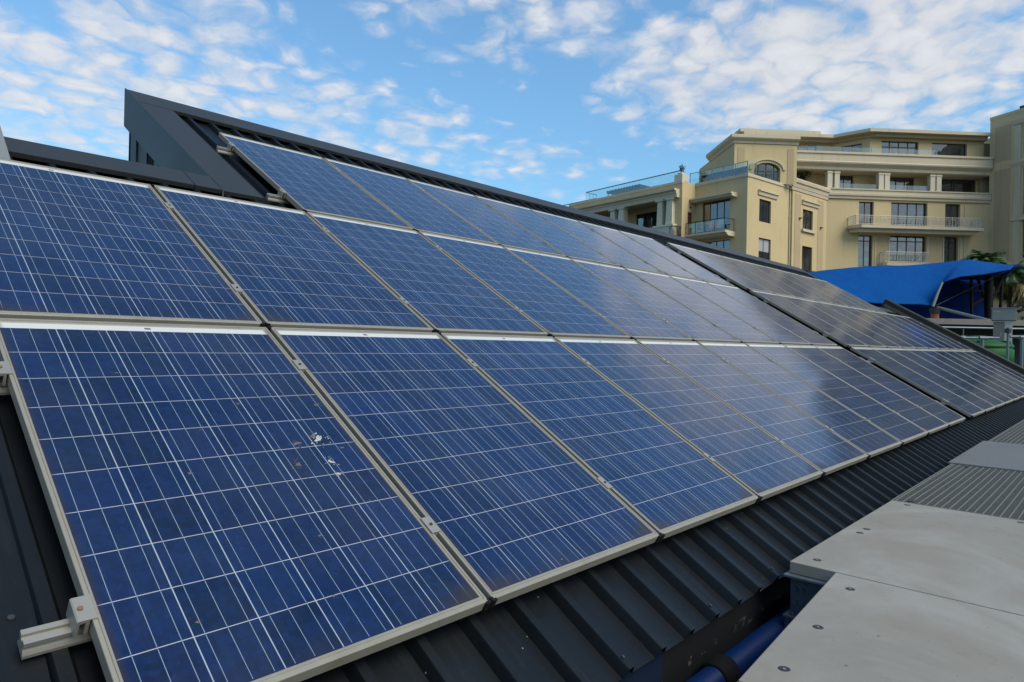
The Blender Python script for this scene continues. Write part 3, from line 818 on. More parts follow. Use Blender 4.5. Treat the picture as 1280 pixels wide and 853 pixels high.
def railing(fr, parent, a0, a1, o0, o1, z0, z1, mat, step=0.13, side=True, name='railing'):
    """iron railing along the front o1 with returns to o0"""
    b = MB()
    runs = [((a0, o1), (a1, o1))]
    if side: runs += [((a0, o0), (a0, o1)), ((a1, o0), (a1, o1))]
    for (xa, oa), (xb, ob) in runs:
        L = math.hypot(xb - xa, ob - oa)
        for zc, rr in ((z1, .028), (z1 - .18, .014), (z0 + .10, .018)):
            b.tube([fr.p(xa, oa, zc), fr.p(xb, ob, zc)], rr, 6)
        n = max(2, int(L / step))
        for k in range(n + 1):
            f = k / n; x, o = xa + (xb - xa) * f, oa + (ob - oa) * f
            b.tube([fr.p(x, o, z0), fr.p(x, o, z1)], .030 if k % 8 == 0 else .014, 5)
            if k % 8 in (2, 3, 5, 6) and k < n:
                g = (k + .5) / n; xm, om = xa + (xb - xa) * g, oa + (ob - oa) * g
                b.tube([fr.p(x, o, z0 + .14), fr.p(xm, om, (z0 + z1) / 2), fr.p(x, o, z1 - .2)], .014, 5)
    return b.out(name, mat, parent)

def glass_rail(fr, parent, a0, a1, o, z0, z1, post=1.4, cap=None, side=None):
    b = MB(); fr.box(b, a0, a1, o - .008, o + .008, z0, z1); g = b.out('glass_balustrade', M['clear'], parent)
    n = max(1, round((a1 - a0) / post))
    for k in range(n + 1):
        x = a0 + (a1 - a0) * k / n
        b = MB(); fr.box(b, x - .018, x + .018, o - .03, o + .03, z0 - .02, z1 + .01); b.out('post', M['galv'], g)
    if cap:
        b = MB(); fr.box(b, a0 - .02, a1 + .02, o - .03, o + .03, z1 + .011, z1 + .05); b.out('handrail', cap, g)
    return g

# ------------------------------------------------------------------ hotel: left wing, central range
HK = (53.82, 22.19, 0.0)
hotel = empty('hotel_building', HK, (0, 0, R(-8.817)), label="large cream hotel with a corner wing, loggia, balconies and flat roofs", cat='building')
FA = Frame(0, 0, 0)               # right face of the wing: s = a
FB = Frame(0, 30, -90)            # left face of the wing: s = 30 - b, outwards = -a
FM = Frame(12.9, 0, -35.6)        # central range
def bB(b_): return 30 - b_

# wing solid core
b = MB(); b.box(0.75, 12.5, 0.75, 24, GZ, 15.25); b.out('wing_core', M['cream'], hotel)
lev = [(-1.0, 1.3), (2.4, 4.7), (5.1, 6.9)]
hA = [(1.82, 3.65, 11.58, 13.5), (1.84, 3.72, 7.2, 10.2)]
hA += [(1.84, 3.72, 3.0, 6.0), (1.84, 3.72, -1.0, 1.8)]
wall(FA, 0, 6.80, GZ, 15.30, hA).out('wall', M['cream'], hotel)
window(FA, hotel, 1.82, 3.65, 11.58, 13.5, cols=2, lintel=(1.55, 4.55, 13.80, 14.24), blind=.0)
window(FA, hotel, 1.84, 3.72, 7.2, 10.2, cols=2, blind=.35)
window(FA, hotel, 1.84, 3.72, 3.0, 6.0, cols=2); window(FA, hotel, 1.84, 3.72, -1.0, 1.8, cols=2)
# projecting bay at the right of the wing, with its own taller parapet
FA2 = Frame(0, -0.22, 0)
hB = [(8.62, 10.45, 11.78, 13.55), (8.62, 10.45, 7.2, 10.2), (8.62, 10.45, 3.0, 6.0)]
wall(FA2, 6.80, 12.95, GZ, 15.30, hB).out('wall', M['cream'], hotel)
b = MB(); b.box(6.80, 6.82, -0.22, 0.0, GZ, 15.3); b.box(12.90, 12.95, -0.215, 1.2, GZ, 15.28); b.out('bay_return', M['cream'], hotel)
window(FA2, hotel, 8.62, 10.45, 11.78, 13.55, cols=2, sill=True, lintel=(8.40, 11.40, 13.95, 14.36))
window(FA2, hotel, 8.62, 10.45, 7.2, 10.2, cols=2); window(FA2, hotel, 8.62, 10.45, 3.0, 6.0, cols=2)
for a0, a1 in ((7.2, 8.25), (11.35, 12.4)):
    b = MB(); FA2.box(b, a0, a1, -.01, .025, GZ, 14.75); b.out('pilaster', M['taupe'], hotel)
b = MB(); FA2.prof(b, 6.55, 13.15, [(-1.0, 15.0), (.06, 15.0), (.10, 15.25), (.14, 15.3), (.20, 15.62), (.30, 15.68), (.34, 15.95), (.26, 16.05), (-1.0, 16.05)]); b.out('cornice', M['cream_trim'], hotel)
for s_, z_ in ((8.0, 12.6), (11.85, 12.2)):
    b = MB(); FA2.box(b, s_ - .12, s_ + .16, .02, .20, z_ - .03, z_ + .05); b.out('wall_lamp', M['rail_dark'], hotel)
for s0, s1, fr_ in ((1.5, 4.5, FA), (8.3, 11.6, FA2)):
    railing(fr_, hotel, s0, s1, .02, .35, 7.0, 7.95, M['rail_dark'], .18, name='juliet_railing')
# wing coping
b = MB(); FA.prof(b, -0.06, 6.54, [(-.35, 15.06), (.03, 15.06), (.08, 15.12), (.08, 15.36), (-.35, 15.36)]); b.out('coping', M['cream_trim'], hotel)

# left face of the wing, recessed behind a balcony
hL = [(bB(4.42), bB(1.60), 10.95, 13.52), (bB(4.42), bB(1.60), 7.4, 10.0), (bB(4.42), bB(1.60), 3.9, 6.5)]
wall(FB, bB(5.2), bB(0), GZ, 15.30, hL).out('wall', M['cream'], hotel)
window(FB, hotel, bB(4.42), bB(1.60), 10.95, 13.52, cols=4, name='glazed_door')
window(FB, hotel, bB(4.42), bB(1.60), 7.4, 10.0, cols=4); window(FB, hotel, bB(4.42), bB(1.60), 3.9, 6.5, cols=4)
b = MB(); FB.prof(b, bB(5.2), bB(0) + .06, [(-.35, 15.06), (.03, 15.06), (.08, 15.12), (.08, 15.36), (-.35, 15.36)]); b.out('coping', M['cream_trim'], hotel)
b = MB(); FB.prof(b, bB(5.18), bB(0.95), [(-.01, 13.50), (.70, 13.52), (.78, 13.58), (.78, 13.68), (.92, 13.70), (.92, 13.84), (-.01, 13.86)]); b.out('canopy', M['cream_trim'], hotel)
for zs in (10.60, 7.05):
    b = MB(); FB.prof(b, bB(5.18), bB(1.12), [(-.01, zs - .42), (.9, zs - .42), (1.15, zs - .30), (1.15, zs - .22), (1.42, zs - .18), (1.42, zs), (-.01, zs)]); bal = b.out('balcony', M['cream_trim'], hotel)
    b = MB()
    for k in range(5):
        s_ = bB(5.1) + k * 0.97; b.tube([FB.p(s_, 1.36, zs), FB.p(s_, 1.36, zs + 1.02)], .03, 6)
    b.tube([FB.p(bB(5.1), 1.36, zs + 1.02), FB.p(bB(1.16), 1.36, zs + 1.02), FB.p(bB(1.16), .05, zs + 1.02)], .035, 6); b.tube([FB.p(bB(1.16), .1, zs), FB.p(bB(1.16), .1, zs + 1.0)], .025, 6)
    b.out('railing', M['rail_dark'], bal)
    b = MB(); FB.box(b, bB(5.05), bB(1.22), 1.34, 1.352, zs + .08, zs + .92); b.out('glass_panel', M['clear'], bal)
# jog wall with the brown door
wall(FA, -1.90, 0.0, GZ, 15.30, [(-1.05, -0.42, 10.62, 12.70)], o=-5.2, depth=.12).out('wall', M['cream'], hotel)
b = MB(); FA.box(b, -1.03, -0.44, -5.30, -5.25, 10.63, 12.68); b.out('door', M['wood'], hotel)
b = MB(); FA.box(b, -.80, -.72, -5.2, -5.08, 13.05, 13.2); b.out('wall_lamp', M['rail_dark'], hotel)
# loggia block
wall(FB, bB(19.5), bB(6.2), GZ, 10.6, [], o=1.9).out('wall', M['cream'], hotel)
wall(FB, bB(6.3), bB(5.2), 10.6, 15.30, [], o=1.9).out('wall', M['cream'], hotel)
b = MB(); FB.box(b, bB(19.5), bB(6.31), 1.3, 1.9, 14.02, 15.30); b.out('entablature', M['cream'], hotel)
b = MB(); FB.box(b, bB(6.3), bB(6.2), -0.4, 1.88, 10.6, 14.02); b.out('loggia_side', M['cream'], hotel)
b = MB(); FB.box(b, bB(24), bB(6.3), -.5, 1.3, 14.05, 14.25); b.out('loggia_ceiling', M['cream'], hotel)
b = MB(); FB.box(b, bB(24), bB(6.3), -.5, 1.88, 10.2, 10.58); b.out('loggia_floor', M['cream'], hotel)
hC = [(bB(12.3), bB(8.0), 10.7, 13.6), (bB(18.0), bB(13.6), 10.7, 13.6)]
wall(FB, bB(24), bB(6.3), 10.58, 14.05, hC, o=-.3).out('wall', M['cream'], hotel)
for h in hC: window(FB, hotel, h[0], h[1], h[2], h[3], o=-.48, cols=5, name='glazed_door')
b = MB(); FB.prof(b, bB(19.6), bB(5.45), [(1.85, 13.86), (2.30, 13.88), (2.34, 14.20), (2.42, 14.25), (2.42, 14.40), (2.66, 14.46), (2.68, 14.60), (1.85, 14.62)]); b.out('cornice', M['cream_trim'], hotel)
b = MB(); FB.prof(b, bB(19.55), bB(5.18), [(1.5, 15.10), (1.93, 15.10), (1.97, 15.14), (1.97, 15.34), (1.5, 15.34)]); b.out('coping', M['cream_trim'], hotel)
b = MB(); b.box(-1.88, -1.5, 5.19, 5.21, 10.6, 15.3); b.out('loggia_corner', M['cream'], hotel)
rng = random.Random(5)
for s_ in range(46):                 # little antefixes along the weathered cornice edge
    pass
for bc in (6.25, 7.35, 11.95, 13.10, 17.6):
    b = MB()
    w0, w1 = (.36, .30) if bc not in (7.35, 13.10) else (.30, .26)
    A = [b.bm.verts.new(FB.p(bB(bc) + x, 2.0 + o, 11.55)) for x, o in ((-w0, -w0), (w0, -w0), (w0, w0), (-w0, w0))]
    B = [b.bm.verts.new(FB.p(bB(bc) + x, 2.0 + o, 13.84)) for x, o in ((-w1, -w1), (w1, -w1), (w1, w1), (-w1, w1))]
    b.bm.faces.new(A[::-1]); b.bm.faces.new(B)
    for i in range(4): b.bm.faces.new((A[i], A[(i + 1) % 4], B[(i + 1) % 4], B[i]))
    FB.box(b, bB(bc) - .42, bB(bc) + .42, 1.6, 2.4, 13.72, 13.86)
    b.out('column', M['stone'], hotel)
for bc in (6.75, 12.5, 18.2):
    b = MB(); FB.box(b, bB(bc) - 1.05, bB(bc) + 1.05, 1.45, 2.50, 10.2, 11.35); FB.box(b, bB(bc) - 1.12, bB(bc) + 1.12, 1.40, 2.57, 11.351, 11.55); b.out('pedestal', M['stone'], hotel)
glass_rail(FB, hotel, bB(11.4), bB(8.0), 1.95, 10.65, 11.6, 1.6, M['rail_dark']); glass_rail(FB, hotel, bB(17.0), bB(13.8), 1.95, 10.65, 11.6, 1.6, M['rail_dark'])
railing(FB, hotel, bB(6.0), bB(5.3), 1.9, 2.5, 10.3, 11.3, M['rail_dark'], .12)
# terrace on the wing roof: glass balustrade, dark screens, handrail over the loggia
glass_rail(FA, hotel, .12, 5.2, -.12, 15.36, 16.42, 1.25)
glass_rail(FB, hotel, bB(5.9), bB(0.12), -.12, 15.36, 16.36, 1.15, M['galv'])
b = MB()
for k in range(4):
    FB.box(b, bB(5.0) + k * 1.2, bB(5.0) + k * 1.2 + 1.17, -.36, -.30, 15.37, 16.02 + .03 * (k % 2))
b.out('privacy_screen', M['screen'], hotel)
b = MB(); b.tube([FB.p(bB(5.6), 1.7, 16.30), FB.p(bB(17.3), 1.7, 16.27), FB.p(bB(17.3), .2, 16.27)], .05, 6); b.tube([FB.p(bB(17.3), .2, 15.9), FB.p(bB(22.5), .2, 15.9)], .045, 6)
for k in range(4): b.tube([FB.p(bB(17.3), 1.7 - k * .5, 15.3), FB.p(bB(17.3), 1.7 - k * .5, 16.27)], .02, 5)
b.out('handrail', M['galv'], hotel)
b = MB(); FB.box(b, bB(17.2), bB(6.0), 1.695, 1.705, 15.36, 16.24); b.out('glass_balustrade', M['clear'], hotel)
b = MB(); FB.box(b, bB(6.1), bB(5.25), 1.0, 1.86, 15.35, 15.95); FB.box(b, bB(5.9), bB(5.45), 1.2, 1.7, 15.951, 16.15); b.out('parapet_pier', M['stone'], hotel)

for s_, fr_ in ((6.62, FA), (-0.12 + 0.3, FM)):
    b = MB(); b.tube([fr_.p(s_, .08, 14.9), fr_.p(s_, .08, GZ)], .055, 8)
    for z_ in (12.5, 9.0, 5.5): b.tube([fr_.p(s_, .08, z_), fr_.p(s_, .08, z_ + .1)], .075, 8)
    b.out('downpipe', M['cream_trim'], hotel)
# penthouse set back on the wing (axes of the central range)
PH_ = Frame(12.9, 0, -35.6)
S0, S1, O0 = -10.48, -4.85, 4.43
def arch_hole(b, fr, c, r, zb, zs, o, a0, a1, z0, z1, depth):
    """wall with an arched opening"""
    n = 14
    arc = [(c - r, zb)] + [(c - r * math.cos(math.pi * k / n), zs + r * 0.55 * math.sin(math.pi * k / n)) for k in range(n + 1)] + [(c + r, zb)]
    outer = [(a0, zb)] + [(a0 + (a1 - a0) * k / n, z1) for k in range(n + 1)] + [(a1, zb)]
    for i in range(len(arc) - 1):
        b.face([fr.p(outer[i][0], o, outer[i][1]), fr.p(outer[i + 1][0], o, outer[i + 1][1]), fr.p(arc[i + 1][0], o, arc[i + 1][1]), fr.p(arc[i][0], o, arc[i][1])])
        b.face([fr.p(arc[i][0], o, arc[i][1]), fr.p(arc[i + 1][0], o, arc[i + 1][1]), fr.p(arc[i + 1][0], o - depth, arc[i + 1][1]), fr.p(arc[i][0], o - depth, arc[i][1])])
    return arc
b = MB(); arc = arch_hole(b, PH_, -7.5, 1.18, 15.3, 16.50, O0, S0, S1, 15.3, 18.75, .35); b.out('penthouse_wall', M['cream'], hotel)
b = MB(); PH_.box(b, S0 + .01, S0 + .05, O0 - 6.1, O0 - .001, 15.3, 18.75); PH_.box(b, S0 + .4, S1, O0 - 6.1, O0 - .5, 15.3, 18.6); b.out('penthouse_side', M['cream'], hotel)
b = MB(); pts = arc
vs = [b.bm.verts.new(PH_.p(x, O0 - .30, z)) for x, z in pts]; b.bm.faces.new(vs); wn = b.out('arched_window', M['pane'], hotel)
b = MB()
for x in (-8.2, -7.5, -6.8): PH_.box(b, x - .03, x + .03, O0 - .295, O0 - .24, 15.3, 17.12 if x == -7.5 else 17.0)
PH_.box(b, -8.62, -6.38, O0 - .295, O0 - .235, 16.4, 16.48); b.out('glazing_bars', M['frame_dark'], wn)
b = MB(); n = 18
ring = []
for k in range(n + 1):
    a_ = math.pi * k / n
    ring.append([PH_.p(-7.5 - rr_ * math.cos(a_), O0 + oo, 16.50 + rr_ * .62 * math.sin(a_)) for rr_, oo in ((1.40, 0), (1.40, .10), (1.62, .10), (1.62, 0))])
ring = [[b.bm.verts.new(p_) for p_ in r_] for r_ in ring]
for A, B in zip(ring, ring[1:]):
    for k in range(4): b.bm.faces.new((A[k], A[(k + 1) % 4], B[(k + 1) % 4], B[k]))
b.out('arch_trim', M['cream_trim'], wn)
for a0, a1 in ((-10.18, -9.56), (-5.7, -5.1)):
    b = MB(); PH_.box(b, a0, a1, O0 - .01, O0 + .03, 15.3, 18.40); b.out('pilaster', M['taupe'], hotel)
b = MB(); pr = [(0, 18.76), (.08, 18.78), (.14, 18.95), (.34, 19.12), (.40, 19.2), (.40, 19.46), (.0, 19.5)]
A = [(S0 - o, O0 + o, z) for o, z in pr]; Bq = [(S1 + .1, O0 + o, z) for o, z in pr]; Cq = [(S0 - o, O0 - 6.3, z) for o, z in pr]
va, vb, vc = ([b.bm.verts.new(PH_.p(*q)) for q in L] for L in (A, Bq, Cq))
for i in range(len(pr) - 1):
    b.bm.faces.new((va[i], vb[i], vb[i + 1], va[i + 1])); b.bm.faces.new((va[i], va[i + 1], vc[i + 1], vc[i]))
b.face([PH_.p(S0, O0, 19.5), PH_.p(S1 + .1, O0, 19.5), PH_.p(S1 + .1, O0 - 6.3, 19.5), PH_.p(S0, O0 - 6.3, 19.5)]); b.face([PH_.p(S0, O0 - 6.3, 18.76), PH_.p(S0 - .4, O0 - 6.3, 19.2), PH_.p(S0 - .4, O0 - 6.3, 19.46), PH_.p(S0, O0 - 6.3, 19.5)]); b.out('cornice', M['cream_trim'], hotel)
b = MB(); PH_.box(b, S0 + .02, S0 + 2, O0 - 12, O0 - 6.11, 15.3, 17.05); b.out('lower_penthouse', M['cream'], hotel)
b = MB(); PH_.box(b, S0 - .2, S0 + 2.2, O0 - 12.2, O0 - 6.32, 17.051, 17.35); b.out('cornice', M['cream_trim'], hotel)
b = MB(); PH_.box(b, S0 - .03, S0 + .008, O0 - 4.0, O0 - 2.2, 15.3, 16.9); b.out('side_window', M['pane'], hotel)

# central range ------------------------------------------------------
SR = 16.36
b = MB(); FM.box(b, -7.5, SR, -14, -4.6, GZ, 21.3); b.out('range_core', M['cream'], hotel)
low = [(3.45, 4.90, 12.76, 15.0), (6.62, 10.22, 12.76, 15.03), (12.0, 13.5, 12.76, 15.05),
       (3.45, 4.86, 8.8, 11.79), (6.60, 10.18, 9.4, 11.86), (11.96, 13.35, 9.3, 11.89),
       (3.45, 4.86, 5.9, 8.3), (6.60, 10.18, 5.9, 8.3), (11.96, 13.35, 5.9, 8.3), (3.45, 4.86, 2.4, 4.9), (6.60, 10.18, 2.4, 4.9), (11.96, 13.35, 2.4, 4.9)]
wall(FM, -0.3, SR, GZ, 15.25, low, depth=.35).out('wall', M['cream'], hotel)
for i, h in enumerate(low):
    wide = h[1] - h[0] > 2
    window(FM, hotel, *h, o=-.33, cols=4 if wide else 2, transom=(h[3] - .52 if 3 <= i < 6 else None), t=.085, name='window')
for a0, a1 in ((5.15, 6.45), (10.4, 11.75)):
    b = MB(); FM.box(b, a0, a1, -.01, .03, 8.9, 11.7); b.out('pilaster', M['taupe'], hotel)
for a0 in (5.05, 6.42, 10.25, 11.80, 13.5, 13.9):
    b = MB(); FM.box(b, a0, a0 + .12, -.01, .06, GZ, 11.9 if a0 < 13.8 else 15.0); b.out('wall_rib', M['cream_trim'], hotel)
# second-floor belt, third-floor recess with paired columns
b = MB(); FM.prof(b, -0.3, SR, [(-2.8, 15.22), (.16, 15.22), (.18, 15.42), (.30, 15.50), (.32, 15.70), (.22, 15.75), (.22, 16.02), (.30, 16.05), (.30, 16.16), (-2.8, 16.16)]); b.out('belt_course', M['cream_trim'], hotel)
h3 = [(1.97, 3.72, 16.2, 17.85), (6.35, 9.9, 16.2, 17.85), (11.45, 16.2, 16.2, 17.85)]
wall(FM, -7, SR, 16.16, 18.2, h3, o=-1.5, depth=.3).out('wall', M['cream'], hotel)
for i, h in enumerate(h3): window(FM, hotel, *h, o=-1.78, cols=(2, 4, 4)[i], t=.08)
for a in (0.52, 1.22, 5.56, 6.15, 10.66, 11.28):
    b = MB(); FM.box(b, a - .24, a + .24, -.40, .08, 16.17, 17.78); FM.box(b, a - .29, a + .29, -.45, .12, 17.62, 17.74); b.out('column', M['stone'], hotel)
for a0, a1 in ((1.6, 5.2), (6.45, 10.2)): glass_rail(FM, hotel, a0, a1, -.1, 16.18, 16.70, 1.8)
b = MB(); FM.prof(b, -7, SR, [(-2.8, 17.9), (-.1, 17.86), (.05, 17.95), (.10, 18.2), (.42, 18.48), (.46, 18.6), (.40, 18.7), (.40, 19.30), (.50, 19.36), (.50, 19.56), (-.2, 19.56), (-.2, 18.7), (-2.8, 18.7)]); b.out('belt_course', M['cream_trim'], hotel)
glass_rail(FM, hotel, -4.0, 10.9, .1, 19.57, 20.12, 2.2)
# top floor: right part, chamfered bay, receding left part
hT = [(6.05, 9.75, 19.0, 21.16), (11.1, 14.65, 19.0, 21.15)]
wall(FM, 4.9, SR, 18.7, 21.6, hT, o=-.8, depth=.3).out('wall', M['cream'], hotel)
window(FM, hotel, *hT[0], o=-1.08, cols=4, transom=20.62, t=.09); window(FM, hotel, *hT[1], o=-1.08, cols=2, t=.07)
FD = Frame(*(FM.p(2.4, -3.4, 0).xy), -35.6 - 46.1 + 92.2)
dl = math.hypot(2.5, 2.6)
FD.m = (FM.p(4.9, -.8, 0) - FM.p(2.4, -3.4, 0)).normalized(); FD.n = Vector((FD.m.y, -FD.m.x, 0))
wall(FD, 0, dl, 18.7, 21.6, [(1.0, dl - .75, 19.0, 21.0)], depth=.25).out('wall', M['cream'], hotel)
window(FD, hotel, 1.0, dl - .75, 19.0, 21.0, o=-.24, cols=2, t=.07)
hT2 = [(-1.8, 1.0, 19.2, 21.3)]
wall(FM, -7, 2.4, 18.7, 21.9, hT2, o=-3.4, depth=.3).out('wall', M['cream'], hotel)
window(FM, hotel, *hT2[0], o=-3.68, cols=3, t=.07)
b = MB(); FM.poly(b, [(4.35, .15), (14.6, .15), (15.9, .15), (SR, .15), (SR, -10), (-7, -10), (-7, -2.2), (2.0, -2.2)], 21.72, 22.02); b.out('roof_slab', M['cream_trim'], hotel)
b = MB(); FM.poly(b, [(5.2, -.3), (SR, -.3), (SR, -10), (-7, -10), (-7, -2.7), (2.5, -2.7)], 21.40, 21.719); b.out('roof_soffit', M['taupe'], hotel)
b = MB(); FM.box(b, -6.5, .9, -9, -4.3, 22.021, 22.50); b.out('roof_block', M['taupe'], hotel); b = MB(); FM.box(b, -6.8, 1.5, -9.3, -3.7, 22.501, 22.80); b.out('roof_slab', M['cream_trim'], hotel)
b = MB(); FM.box(b, SR + .01, SR + 3.5, -9, -1.1, GZ, 21.35); b.out('link_wall', M['taupe'], hotel)
# balconies of the central range
def balcony(a0, a1, o1, zt, cut, zr):
    b = MB(); FM.poly(b, [(a0, -.01), (a1, -.01), (a1, o1), (a0 + cut, o1), (a0, o1 - cut)], zt - .28, zt)
    FM.poly(b, [(a0 + .2, -.01), (a1 - .5, -.01), (a1 - .5, o1 - .4), (a0 + .6, o1 - .4), (a0 + .2, o1 - .4 - cut)], zt - .62, zt - .281)
    bl = b.out('balcony', M['cream_trim'], hotel)
    railing(FM, bl, a0 + .1, a1 - .1, .05, o1 - .08, zt, zr, M['rail_light'], .145)
    return bl
balcony(2.3, 14.75, 1.45, 12.55, .6, 13.42)
balcony(5.5, 9.95, .95, 9.13, .25, 10.15)
balcony(5.5, 9.95, .95, 5.6, .25, 6.6)

# ------------------------------------------------------------------ right block, running out of frame
FRr = Frame(0, 0, 0)
rb = empty('apartment_block', (78.25, 8.76, 0), (0, 0, R(242.583)), label="shaded beige apartment block at the right edge of the photo", cat='building')
BL = 14.4
hr = []
for k in range(2):
    s0 = 3.05 + k * 6.6
    hr += [(s0, s0 + 2.9, 19.2, 22.0), (s0, s0 + 2.9, 13.6, 18.0), (s0, s0 + 2.9, 9.6, 13.1), (s0, s0 + 2.9, 5.0, 8.6), (s0, s0 + 2.9, 0.5, 4.2)]
FRr.m = Vector((1, 0, 0)); FRr.n = Vector((0, -1, 0))
wall(FRr, 0, BL, GZ, 23.2, hr, depth=.3).out('wall', M['beige'], rb)
for h in hr: window(FRr, rb, *h, o=-.28, cols=2, blind=.86 if h[0] < 4 else .4)
b = MB(); b.box(0.3, BL, .6, 14, GZ, 23.0); b.box(-2.6, .3, 2.4, 14, GZ, 22.3); b.box(-.02, .0, .0, 2.4, GZ, 23.2); b.out('core', M['beige'], rb)
b = MB(); b.box(-0.05, BL, -.03, 14.2, 23.2, 23.5); b.out('parapet', M['beige'], rb)
b = MB(); FRr.prof(b, 2.2, BL, [(-.01, 22.1), (.10, 22.1), (.25, 22.5), (.25, 22.75), (-.01, 22.75)]); b.out('cornice', M['cream_trim'], rb)
for k in range(2):
    s0 = 2.1 + k * 6.6
    b = MB(); b.box(s0 + .2, s0 + .8, -.12, .01, 5, 22.0); b.box(s0 + 4.0, s0 + 4.6, -.12, .01, 5, 22.0); b.out('pilaster', M['cream_trim'], rb)
    b = MB(); FRr.prof(b, s0, s0 + 4.8, [(-.01, 18.15), (.10, 18.15), (.3, 18.5), (.3, 18.75), (-.01, 18.75)]); b.out('hood', M['cream_trim'], rb)
    b = MB(); FRr.prof(b, s0, s0 + 4.8, [(-.01, 13.12), (.22, 13.12), (.22, 13.4), (-.01, 13.4)]); b.out('sill', M['cream_trim'], rb)
for z0, z1 in ((19.0, 22.35), (9.2, 18.2)):
    b = MB(); b.box(.45, 1.95, -.015, .01, z0, z1); b.out('wall_panel', M['taupe'], rb)
b = MB(); b.box(2.0, 3.2, 1.0, 2.2, 23.5, 24.1); b.out('roof_vent', M['screen'], rb)

# ------------------------------------------------------------------ shade sails and their steelwork
def patch(rows, nu, nv):
    """smooth surface through rows of control points (Catmull-Rom both ways)"""
    def cr(P, t):
        n = len(P) - 1; x = min(max(t * n, 0), n - 1e-6); i = int(x); f = x - i
        p0, p1, p2, p3 = (P[max(i - 1, 0)], P[i], P[i + 1], P[min(i + 2, n)])
        return 0.5 * ((2 * p1) + (p2 - p0) * f + (2 * p0 - 5 * p1 + 4 * p2 - p3) * f * f + (3 * p1 - p0 - 3 * p2 + p3) * f ** 3)
    rows = [[Vector(p) for p in r] for r in rows]
    g = [[cr([cr(r, i / nu) for r in rows], j / nv) for i in range(nu + 1)] for j in range(nv + 1)]
    b = MB(); vs = [[b.bm.verts.new(p) for p in r] for r in g]
    for j in range(nv):
        for i in range(nu): b.bm.faces.new((vs[j][i], vs[j][i + 1], vs[j + 1][i + 1], vs[j + 1][i]))
    return b
def cloth(o, th=0.02):
    for p_ in o.data.polygons: p_.use_smooth = True
    s_ = o.modifiers.new("thickness", 'SOLIDIFY'); s_.thickness = th
    return o
TB = [(38.2, 12.6, 4.2), (39.6, 11.6, 4.35), (40.6, 10.3, 4.5), (41.7, 9.0, 4.7), (42.8, 7.7, 4.8), (43.6, 6.9, 4.9), (44.0, 6.4, 4.9), (44.3, 6.0, 4.9), (44.7, 5.4, 4.9), (45.3, 4.6, 4.9), (45.9, 3.8, 4.9)]
TU = [(35.98, 11.35, 4.78), (37.03, 10.21, 5.02), (38.32, 8.81, 5.23), (39.6, 7.41, 5.31), (40.74, 6.17, 5.48), (41.46, 5.39, 5.62), (41.8, 5.02, 5.67), (42.03, 4.77, 5.66), (42.46, 4.3, 5.58), (43.03, 3.68, 5.48), (43.55, 3.12, 5.39)]
TM = [(33.62, 10.52, 4.25), (34.68, 9.37, 4.22), (35.81, 8.14, 4.24), (36.88, 6.97, 4.26), (37.82, 5.95, 4.35), (38.37, 5.36, 4.55), (38.6, 5.1, 4.74), (38.81, 4.87, 4.86), (39.28, 4.36, 4.95), (39.95, 3.63, 4.95), (40.62, 2.91, 5.02)]
TL = [(31.88, 9.9, 3.58), (32.95, 8.74, 3.24), (33.97, 7.63, 3.04), (34.86, 6.67, 3.0), (35.62, 5.84, 3.0), (36.03, 5.4, 3.0), (36.17, 5.24, 3.56), (36.37, 5.02, 4.07), (36.87, 4.47, 4.33), (37.63, 3.65, 4.46), (38.44, 2.77, 4.7)]
sail = empty('shade_sail', (36.1, 5.33, GZ), label="bright blue tensioned shade canopy stretched in front of the hotel", cat='canopy')
def to_local(b, o): 
    for v_ in b.bm.verts: v_.co -= o.location
    return b
cloth(to_local(patch([TB, TU, TM, TL], 60, 24), sail).out('canopy_cloth', M['sail'], sail))
b = MB(); b.tube([p for p in TL[5:]], .022, 6); to_local(b, sail).out('edge_cable', M['sail_dark'], sail)
b = patch([[(40.31, 10.34, 4.0), (42.44, 8.02, 4.75), (44.57, 5.7, 5.1), (45.8, 4.36, 5.1)], [(40.6, 10.2, 3.4), (42.2, 8.1, 3.7), (44.2, 6.0, 3.9), (46.0, 4.3, 4.1)], [(41.0, 9.9, 2.5), (42.3, 8.2, 2.5), (44.0, 6.33, 2.55), (45.72, 4.46, 2.75)]], 24, 12)
cloth(to_local(b, sail).out('back_cloth', M['sail_dark'], sail))
b = MB(); b.tube([(35.91, 5.37, 2.9), (36.05, 5.22, 3.5), (36.22, 5.06, 4.04)], [.07, .06, .04], 8); to_local(b, sail).out('edge_batten', M['galv'], sail)
sm = empty('sail_mast', (36.1, 5.32, GZ), label="red post with a dark bracket and grey tie beam under the blue canopy corner", cat='post')
def loc(o, b, name, mat, smooth=False): return to_local(b, o).out(name, mat, o, smooth=smooth)
loc(sm, MB().tube([(36.1, 5.32, GZ), (36.1, 5.32, 2.55)], .17, 14), 'post', M['post_red'])
loc(sm, MB().tube([(36.1, 5.32, 2.55), (36.1, 5.32, 2.85)], [.19, .24], 12), 'bracket', M['rail_dark'])
loc(sm, MB().tube([(36.18, 5.23, 2.86), (34.87, 2.96, 2.15)], .07, 8), 'tie_beam', M['galv'])
loc(sm, MB().tube([(36.13, 5.28, 2.96), (42.76, 3.23, 5.16)], .010, 6), 'cable', M['rail_dark'])
lt = empty('lattice_frame', (45.5, 5.3, GZ), label="dark steel lattice frame behind the open side of the blue canopy", cat='frame')
